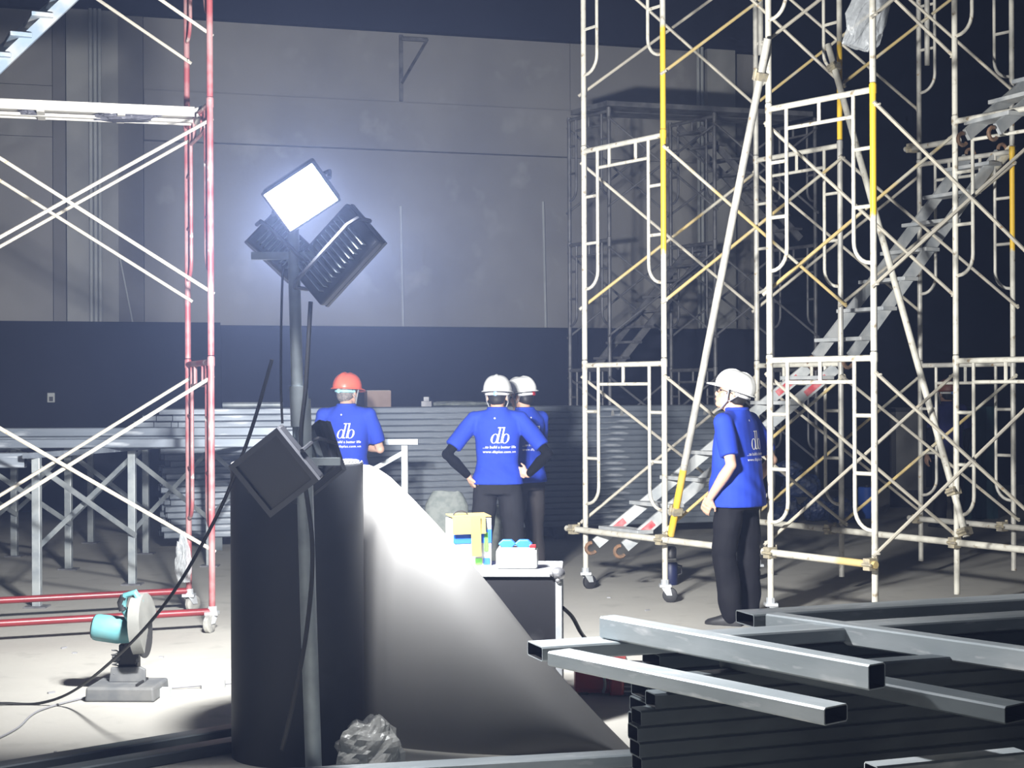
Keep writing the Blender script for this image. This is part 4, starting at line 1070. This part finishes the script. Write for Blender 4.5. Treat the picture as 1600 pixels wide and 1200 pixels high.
def helmet(parent, C, col, yaw=0.0, pitch=0.0, sc=1.0, band='strap_white', knob='band_blue', chin=True):
    """C centre of the head, local forward +y"""
    R = Matrix.Translation(C) @ Matrix.Rotation(yaw, 4, 'Z') @ Matrix.Rotation(pitch, 4, 'X')
    hm = empty('helmet', (0, 0, 0)); hm.parent = parent; hm.matrix_basis = R
    m = MB(); n = 40; rings = []
    for i in range(13):
        t = i / 12
        ring = []
        for k in range(n):
            a = 2 * PI * k / n; fy = math.sin(a)
            if i == 0: f = 1.12 + 0.30 * max(0, fy) ** 2.2; z = 0.030 - 0.014 * max(0, fy) ** 2
            elif i == 1: f = 1.10 + 0.28 * max(0, fy) ** 2.2; z = 0.037 - 0.012 * max(0, fy) ** 2
            elif i == 2: f = 1.0; z = 0.042
            else:
                q = (i - 2) / 10 * PI / 2; f = math.cos(q) ** 0.72 if i < 12 else 0.02; z = 0.042 + 0.125 * math.sin(q)
                if abs(math.cos(a)) < 0.16 and i < 12: z += 0.007; f *= 1.03
            ring.append(V((0.113 * f * math.cos(a), 0.138 * f * math.sin(a) - 0.005, z)) * sc)
        rings.append(ring)
    m.loft(rings, False); m.f.append(tuple(len(m.v) - n + k for k in range(n)))
    sh = m.build('shell', col, hm, True)
    md = sh.modifiers.new('thick', 'SOLIDIFY'); md.thickness = 0.003
    MB().tube([V((0.088 * math.cos(a), 0.108 * math.sin(a) - 0.004, 0.012)) for a in [PI * 1.05 + k / 14 * PI * 0.9 for k in range(15)]], 0.011, 6).build('head_band', band, hm, True)
    MB().lathe([(0.005, 0), (0.017, 0.0), (0.018, 0.012), (0.006, 0.014)], 12, Matrix.Translation((0, -0.115, 0.012)) @ Matrix.Rotation(PI / 2, 4, 'X'), True, True).build('adjuster', knob, hm, True)
    if chin:
        for sg in (-1, 1):
            MB().tube([V((sg * 0.088, 0.03, 0.03)), V((sg * 0.083, 0.015, -0.05)), V((sg * 0.055, 0.04, -0.115)), V((0, 0.06, -0.135))], 0.0055, 6).build('chin_strap', 'strap', hm, True)
            MB().tube([V((sg * 0.085, -0.055, 0.02)), V((sg * 0.083, 0.005, -0.05))], 0.005, 6).build('chin_strap', 'strap', hm, True)
    return hm

def person(label, loc, yaw, arms, H=1.70, head_yaw=0, head_pitch=0, hel='helmet_white', trou='trousers', hairm='hair', legs=None, long_sleeves=False,
           printed=True, belly=0.0, curl=0.5, hem=0.80, sc_w=1.0, band='strap_white', knob='band_blue', shirt='shirt', lean=0.0, glasses=False):
    root = empty('person', loc, yaw); tag(root, label, 'person')
    k = H / 1.70
    def S(x, y, z): return V((x * sc_w, y, z)) * k
    lg = legs or {}
    hips = [S(-0.095, 0, 0.88), S(0.095, 0, 0.88)]
    knees = [S(*lg.get('kl', (-0.11, 0.02, 0.47))), S(*lg.get('kr', (0.11, 0.02, 0.47)))]
    ank = [S(*lg.get('al', (-0.13, -0.01, 0.085))), S(*lg.get('ar', (0.13, -0.01, 0.085)))]
    ny = 0.012 + lean * 0.5
    head = S(0, 0.045 + lean, 1.555)
    # --- body: one continuous mesh
    m = MB()
    m.loft([ell(S(0, 0, 0.86), .14, .10), ell(S(0, 0, 1.0), .13, .095), ell(S(0, 0.0, 1.2), .15, .10), ell(S(0, 0, 1.36), .16, .09), ell(S(0, 0.005, 1.43), .09, .07)])
    HR = Matrix.Translation(head) @ Matrix.Rotation(head_yaw, 4, 'Z') @ Matrix.Rotation(head_pitch, 4, 'X')
    H3 = HR.to_3x3()
    def hp(x, y, z): return HR @ (V((x, y, z)) * k)
    chain(m, [S(0, 0.0, 1.38), S(0, 0.008 + lean * .4, 1.45), hp(0, -0.012, -0.075)], [0.062 * k, 0.056 * k, 0.054 * k], 14)
    m.ball(hp(0, -0.012, 0.03), V((0.075, 0.095, 0.095)) * k, 16, 12, H3)
    m.ball(hp(0, 0.028, -0.035), V((0.060, 0.066, 0.082)) * k, 14, 10, H3)
    m.ball(hp(0, 0.062, -0.088), V((0.030, 0.026, 0.024)) * k, 10, 8, H3)
    chain(m, [hp(0, 0.083, 0.012), hp(0, 0.100, -0.022), hp(0, 0.098, -0.03)], [0.009 * k, 0.013 * k, 0.015 * k], 8)
    m.ball(hp(0, 0.086, -0.062), V((0.024, 0.012, 0.011)) * k, 10, 6, H3)
    m.ball(hp(0, 0.072, 0.026), V((0.050, 0.02, 0.012)) * k, 10, 6, H3)
    for sg in (-1, 1):
        m.ball(hp(sg * 0.042, 0.058, -0.02), V((0.022, 0.02, 0.022)) * k, 8, 6, H3)
        m.ball(hp(sg * 0.078, -0.008, -0.012), V((0.010, 0.020, 0.032)) * k, 8, 8, H3)
    sh_c = []
    for i, side in ((0, 'l'), (1, 'r')):
        sg = -1 if i == 0 else 1
        A = arms[side]
        s_ = S(sg * 0.178, 0, 1.375); e = S(*A['e']); w_ = S(*A['w'])
        sh_c.append((s_, e, w_))
        mid = e.lerp(w_, 0.35)
        chain(m, [s_, s_.lerp(e, 0.5), e, mid, w_], [0.050 * k, 0.046 * k, 0.038 * k, 0.040 * k, 0.026 * k], 12)
        hand(m, w_, V(A['hd']), V(A['hn']), A.get('s', sg), A.get('curl', curl), k)
        chain(m, [hips[i], knees[i], ank[i]], [0.075 * k, 0.05 * k, 0.035 * k], 12)
    remesh_obj('body', m, 'skin', root, 0.0065, 3)
    # --- shirt
    m = MB(); b = belly; hz = hem
    m.loft([ell(S(0, 0.0, hz), .200 * sc_w, .140 + b), ell(S(0, 0, hz + .08), .188 * sc_w, .134 + b), ell(S(0, 0.002, 1.02), .160 * sc_w, .118 + b), ell(S(0, 0.004 + lean * .2, 1.18), .172 * sc_w, .122 + b * .5),
            ell(S(0, 0.002 + lean * .3, 1.30), .186 * sc_w, .118), ell(S(0, -0.002 + lean * .3, 1.37), .178 * sc_w, .098), ell(S(0, -0.004 + lean * .3, 1.42), .115 * sc_w, .080), ell(S(0, 0.0 + lean * .4, 1.462), .074, .070)])
    for (s_, e, w_), sg in zip(sh_c, (-1, 1)):
        fr_ = 0.80
        tip = s_.lerp(e, fr_)
        chain(m, [S(sg * 0.09, 0, 1.385), s_ + V((0, 0, -0.005)), s_.lerp(e, 0.35)], [0.062 * k, 0.068 * k, 0.070 * k], 14)
        m.tube([s_, s_.lerp(e, 0.4), tip], [0.062 * k, 0.070 * k, 0.066 * k], 16)
    shirt_o = remesh_obj('shirt', m, shirt, root, 0.010, 4)
    # soft folds
    for v in shirt_o.data.vertices:
        c = v.co; f = noise.noise(V((c.x * 9, c.y * 9, c.z * 5 + label.__len__()))) * 0.006 + 0.004 * math.sin((c.z + c.x * 0.9) * 46) * max(0, 1 - abs(c.z - 0.95) / 0.16)
        v.co = c + V((c.x, c.y, 0)).normalized() * f if V((c.x, c.y, 0)).length > 1e-4 else c
    MB().tube([V(p) for p in ell(S(0, 0.002 + lean * .4, 1.455), .070 * k, .066 * k, 24)], 0.014, 8, close=True).build('collar', shirt, root, True)
    if long_sleeves:
        for (s_, e, w_) in sh_c:
            m = MB(); chain(m, [s_.lerp(e, 0.6), e, e.lerp(w_, 0.35), e.lerp(w_, 0.94)], [0.048 * k, 0.046 * k, 0.046 * k, 0.032 * k], 12)
            remesh_obj('arm_sleeve', m, 'black_sleeve', root, 0.009, 3)
    # --- trousers
    m = MB()
    m.loft([ell(S(0, 0, 0.78), .165 * sc_w, .125 + b * .5), ell(S(0, 0, 0.88), .168 * sc_w, .125 + b * .5), ell(S(0, 0, 0.99), .150 * sc_w, .108 + b * .5)])
    for i in (0, 1):
        hA = hips[i] + V((0, 0, -0.06)); 
        chain(m, [hA, hA.lerp(knees[i], 0.5), knees[i], knees[i].lerp(ank[i], 0.5), ank[i] + V((0, 0, -0.015))], [0.096 * k, 0.098 * k, 0.084 * k, 0.080 * k, 0.070 * k], 14)
    tr = remesh_obj('trousers', m, trou, root, 0.011, 4)
    for v in tr.data.vertices:
        c = v.co; v.co = c + V((noise.noise(c * 9), noise.noise(c * 9 + V((5, 0, 0))), 0)) * 0.012
    for i in (0, 1):
        f = V((0.12 * (-1 if i == 0 else 1), 1, 0)).normalized(); a_ = ank[i]
        R_ = Matrix.Rotation(math.atan2(-f.x, f.y), 3, 'Z')
        c = V((a_.x, a_.y, 0))
        rings = []
        for q, hw, ht in ((-0.075, 0.028, 0.06), (-0.06, 0.038, 0.085), (0.0, 0.040, 0.095), (0.06, 0.042, 0.072), (0.12, 0.046, 0.05), (0.165, 0.036, 0.036), (0.185, 0.015, 0.022)):
            rings.append([c + R_ @ V((hw * math.cos(a), q, 0.0 if math.sin(a) < -0.2 else max(0.0, ht * (0.35 + 0.65 * math.sin(a))))) for a in [2 * PI * j / 14 for j in range(14)]])
        MB().loft(rings).build('shoe', 'shoe', root, True)
    # --- hair, eyes, mouth
    m = MB(); m.ball(hp(0, -0.022, 0.022), V((0.080, 0.094, 0.092)) * k, 18, 12, H3)
    m.ball(hp(0, -0.045, -0.025), V((0.066, 0.058, 0.058)) * k, 14, 10, H3)
    m.v = [p for p in m.v]
    remesh_obj('hair', m, hairm, root, 0.008, 2)
    for sg in (-1, 1):
        MB().ball(hp(sg * 0.031, 0.079, 0.004), V((0.012, 0.008, 0.007)) * k, 8, 6, H3).build('eye', 'eye', root, True)
    MB().ball(hp(0, 0.096, -0.063), V((0.020, 0.004, 0.005)) * k, 8, 6, H3).build('mouth', 'lip', root, True)
    if glasses:
        g = MB()
        for sg in (-1, 1):
            g.tube([hp(sg * 0.034 + 0.025 * math.cos(a), 0.099, 0.004 + 0.019 * math.sin(a)) for a in [2 * PI * j / 14 for j in range(14)]], 0.003, 5, close=True)
            g.tube([hp(sg * 0.059, 0.097, 0.008), hp(sg * 0.085, 0.0, 0.008), hp(sg * 0.082, -0.012, 0.0)], 0.003, 5)
        g.tube([hp(-0.01, 0.101, 0.008), hp(0.01, 0.101, 0.008)], 0.003, 5); g.build('glasses', 'rubber', root, True)
    if hel:
        helmet(root, head, hel, head_yaw, head_pitch, k, band, knob)
    if printed: db_print(root, shirt_o, 0.01, 1.185 * k, 1.25)
    return root

# akimbo man, back to the camera
person('man in blue polo and white helmet, hands on hips with black arm sleeves', (wx(777, 12.0), 12.0, 0), 0.0,
       {'l': dict(e=(-0.385, -0.10, 1.10), w=(-0.225, -0.05, 0.925), hd=(0.35, 0.25, -0.75), hn=(0.8, 0.4, 0.3)),
        'r': dict(e=(0.385, -0.10, 1.10), w=(0.235, -0.06, 0.935), hd=(-0.75, 0.15, 0.25), hn=(0, 1, 0.2))},
       1.68, head_yaw=-0.12, head_pitch=-0.06, trou='trousers', long_sleeves=True, hem=0.86, sc_w=1.02,
       legs=dict(kl=(-0.12, 0.02, 0.47), kr=(0.12, 0.02, 0.47), al=(-0.15, 0, 0.085), ar=(0.15, 0, 0.085)))
# his neighbour, half hidden
person('man in blue polo and white helmet half hidden behind the akimbo man', (wx(820, 12.62), 12.62, 0), 0.70,
       {'l': dict(e=(-0.24, 0.10, 1.10), w=(-0.02, 0.24, 1.08), hd=(1, 0.1, 0.1), hn=(0, -1, 0)),
        'r': dict(e=(0.24, 0.10, 1.10), w=(0.03, 0.26, 1.13), hd=(-1, 0.1, 0.05), hn=(0, -1, 0))},
       1.67, head_yaw=0.35, head_pitch=-0.12, trou='trousers_grey', hem=0.84, knob='red_plastic')
# orange helmet
person('man in blue polo with an orange helmet standing behind the dark roll', (wx(541, 12.75), 12.75, 0), -0.12,
       {'l': dict(e=(-0.25, 0.08, 1.09), w=(-0.03, 0.23, 1.07), hd=(1, 0.1, 0.1), hn=(0, -1, 0)),
        'r': dict(e=(0.25, 0.08, 1.09), w=(0.03, 0.25, 1.12), hd=(-1, 0.1, 0.05), hn=(0, -1, 0))},
       1.71, head_yaw=-0.40, head_pitch=-0.05, hel='helmet_orange', hairm='grey_hair', band='strap_aqua', knob='strap_aqua', sc_w=1.06, belly=0.015)
# lone man looking up
person('lone man in blue polo, white helmet and glasses looking up to the left', (wx(1151, 10.36), 10.36, 0), 0.98,
       {'l': dict(e=(-0.235, -0.09, 1.09), w=(-0.215, 0.075, 0.87), hd=(0.25, 0.5, -0.8), hn=(0.9, -0.1, 0.2)),
        'r': dict(e=(0.30, -0.10, 1.10), w=(0.24, 0.06, 0.88), hd=(-0.25, 0.5, -0.8), hn=(-0.9, -0.1, 0.2))},
       1.69, head_yaw=0.42, head_pitch=0.34, trou='trousers_black', hem=0.80, belly=0.045, sc_w=1.17, lean=-0.01, glasses=True, knob='saw_black',
       legs=dict(kl=(-0.09, 0.05, 0.47), kr=(0.11, -0.02, 0.47), al=(-0.08, 0.0, 0.085), ar=(0.12, -0.03, 0.085)))
# dim figure far behind the right tower
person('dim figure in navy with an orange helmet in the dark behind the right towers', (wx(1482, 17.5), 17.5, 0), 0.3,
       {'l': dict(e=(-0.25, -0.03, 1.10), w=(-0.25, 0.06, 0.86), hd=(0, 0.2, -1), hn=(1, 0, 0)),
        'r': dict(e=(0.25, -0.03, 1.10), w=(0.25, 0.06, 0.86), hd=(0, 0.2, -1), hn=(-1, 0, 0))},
       1.66, hel='shaded_orange', trou='trousers_black', printed=False, shirt='dim_shirt', long_sleeves=True)  # sleeves added to darken the arms, helmet colour carries the shade

# ------------------------------------------------------------------ dim things along the far right
d1 = empty('door_leaf', (wx(1418, 20.5), 20.5, 0)); tag(d1, 'pale grey door leaf leaning in the dark behind the right towers', 'door')
MB().box((0, 0, 0.75), (0.34, 0.05, 1.05)).build('panel', 'grey_panel', d1)
for x in (-0.2, 0.2): MB().box((x, 0, 0.72), (0.06, 0.09, 1.2)).build('stile', 'dark_frame', d1)
MB().box((0, 0, 0.11), (0.46, 0.09, 0.22)).build('bottom_rail', 'dark_frame', d1); MB().box((0, 0, 1.30), (0.46, 0.09, 0.06)).build('top_rail', 'dark_frame', d1)
m = MB(); n = 16
for i in range(n + 1):
    x = -0.22 + 0.44 * i / n; y = 0.03 * math.sin(i * 1.3)
    m.v += [V((x, y, 0.0)), V((x, y * 0.4, 1.36)), V((x, y + 0.006, 0.0)), V((x, y * 0.4 + 0.006, 1.36))]
for i in range(n):
    o = 4 * i; m.f += [(o, o + 4, o + 5, o + 1), (o + 2, o + 3, o + 7, o + 6), (o + 1, o + 5, o + 7, o + 3)]
o = m.build('tarp', 'teal_sheet', None, True); o.location = (wx(1531, 18.6), 18.6, 0); tag(o, 'dark teal tarp hanging behind the right tower', 'tarp')
bl_ = empty('barrel', (wx(1354, 18.8), 18.8, 0)); tag(bl_, 'small blue drum in the dark behind the right towers', 'barrel')
MB().lathe([(0.10, 0), (0.11, 0.02), (0.11, 0.15), (0.115, 0.16), (0.11, 0.17), (0.11, 0.36), (0.10, 0.38)], 20, None, True, True).build('body', 'carton_blue', bl_, True)
MB().lathe([(0.03, 0.38), (0.03, 0.40)], 12, None, True, True).build('cap', 'saw_black', bl_, True)
blab = ['lowest blue wrapped bundle left of the far heap', 'blue wrapped bundle in the middle of the far heap', 'blue wrapped bundle at the right of the far heap', 'upper blue wrapped bundle on the far heap', 'topmost small wrapped bundle on the far heap']
for k, (px, Y, z, r) in enumerate(((1228, 18.2, 0.13, (0.17, 0.17, 0.17)), (1272, 18.4, 0.13, (0.16, 0.17, 0.17)), (1312, 18.2, 0.12, (0.17, 0.18, 0.17)), (1250, 18.3, 0.42, (0.22, 0.18, 0.17)), (1232, 18.3, 0.62, (0.15, 0.14, 0.11)))):
    crumple('wrapped_bundle', blab[k], 'bundle', 'blue_bags', V((wx(px, Y), Y, z)), r, 3.3 * k, 0.25, 2.0)

# ------------------------------------------------------------------ haze volume added to imitate the lens glow and blue veil
if HAZE:
    hz = MB().box((0, 0, 0), (58, 48, 12)).build('glow_haze', 'joint')
    hz.location = (2, 14, 5.2)
    mh = bpy.data.materials.new('glow_haze'); mh.use_nodes = True; nt = mh.node_tree
    for n_ in list(nt.nodes): nt.nodes.remove(n_)
    out = nt.nodes.new('ShaderNodeOutputMaterial'); vs = nt.nodes.new('ShaderNodeVolumeScatter')
    vs.inputs['Color'].default_value = (0.42, 0.55, 1.0, 1); vs.inputs['Density'].default_value = HAZE; vs.inputs['Anisotropy'].default_value = 0.25
    nt.links.new(vs.outputs[0], out.inputs['Volume'])
    hz.data.materials.clear(); hz.data.materials.append(mh)
    tag(hz, 'faint bluish haze volume added for the glow around the blazing lamp', 'haze', kind='stuff')
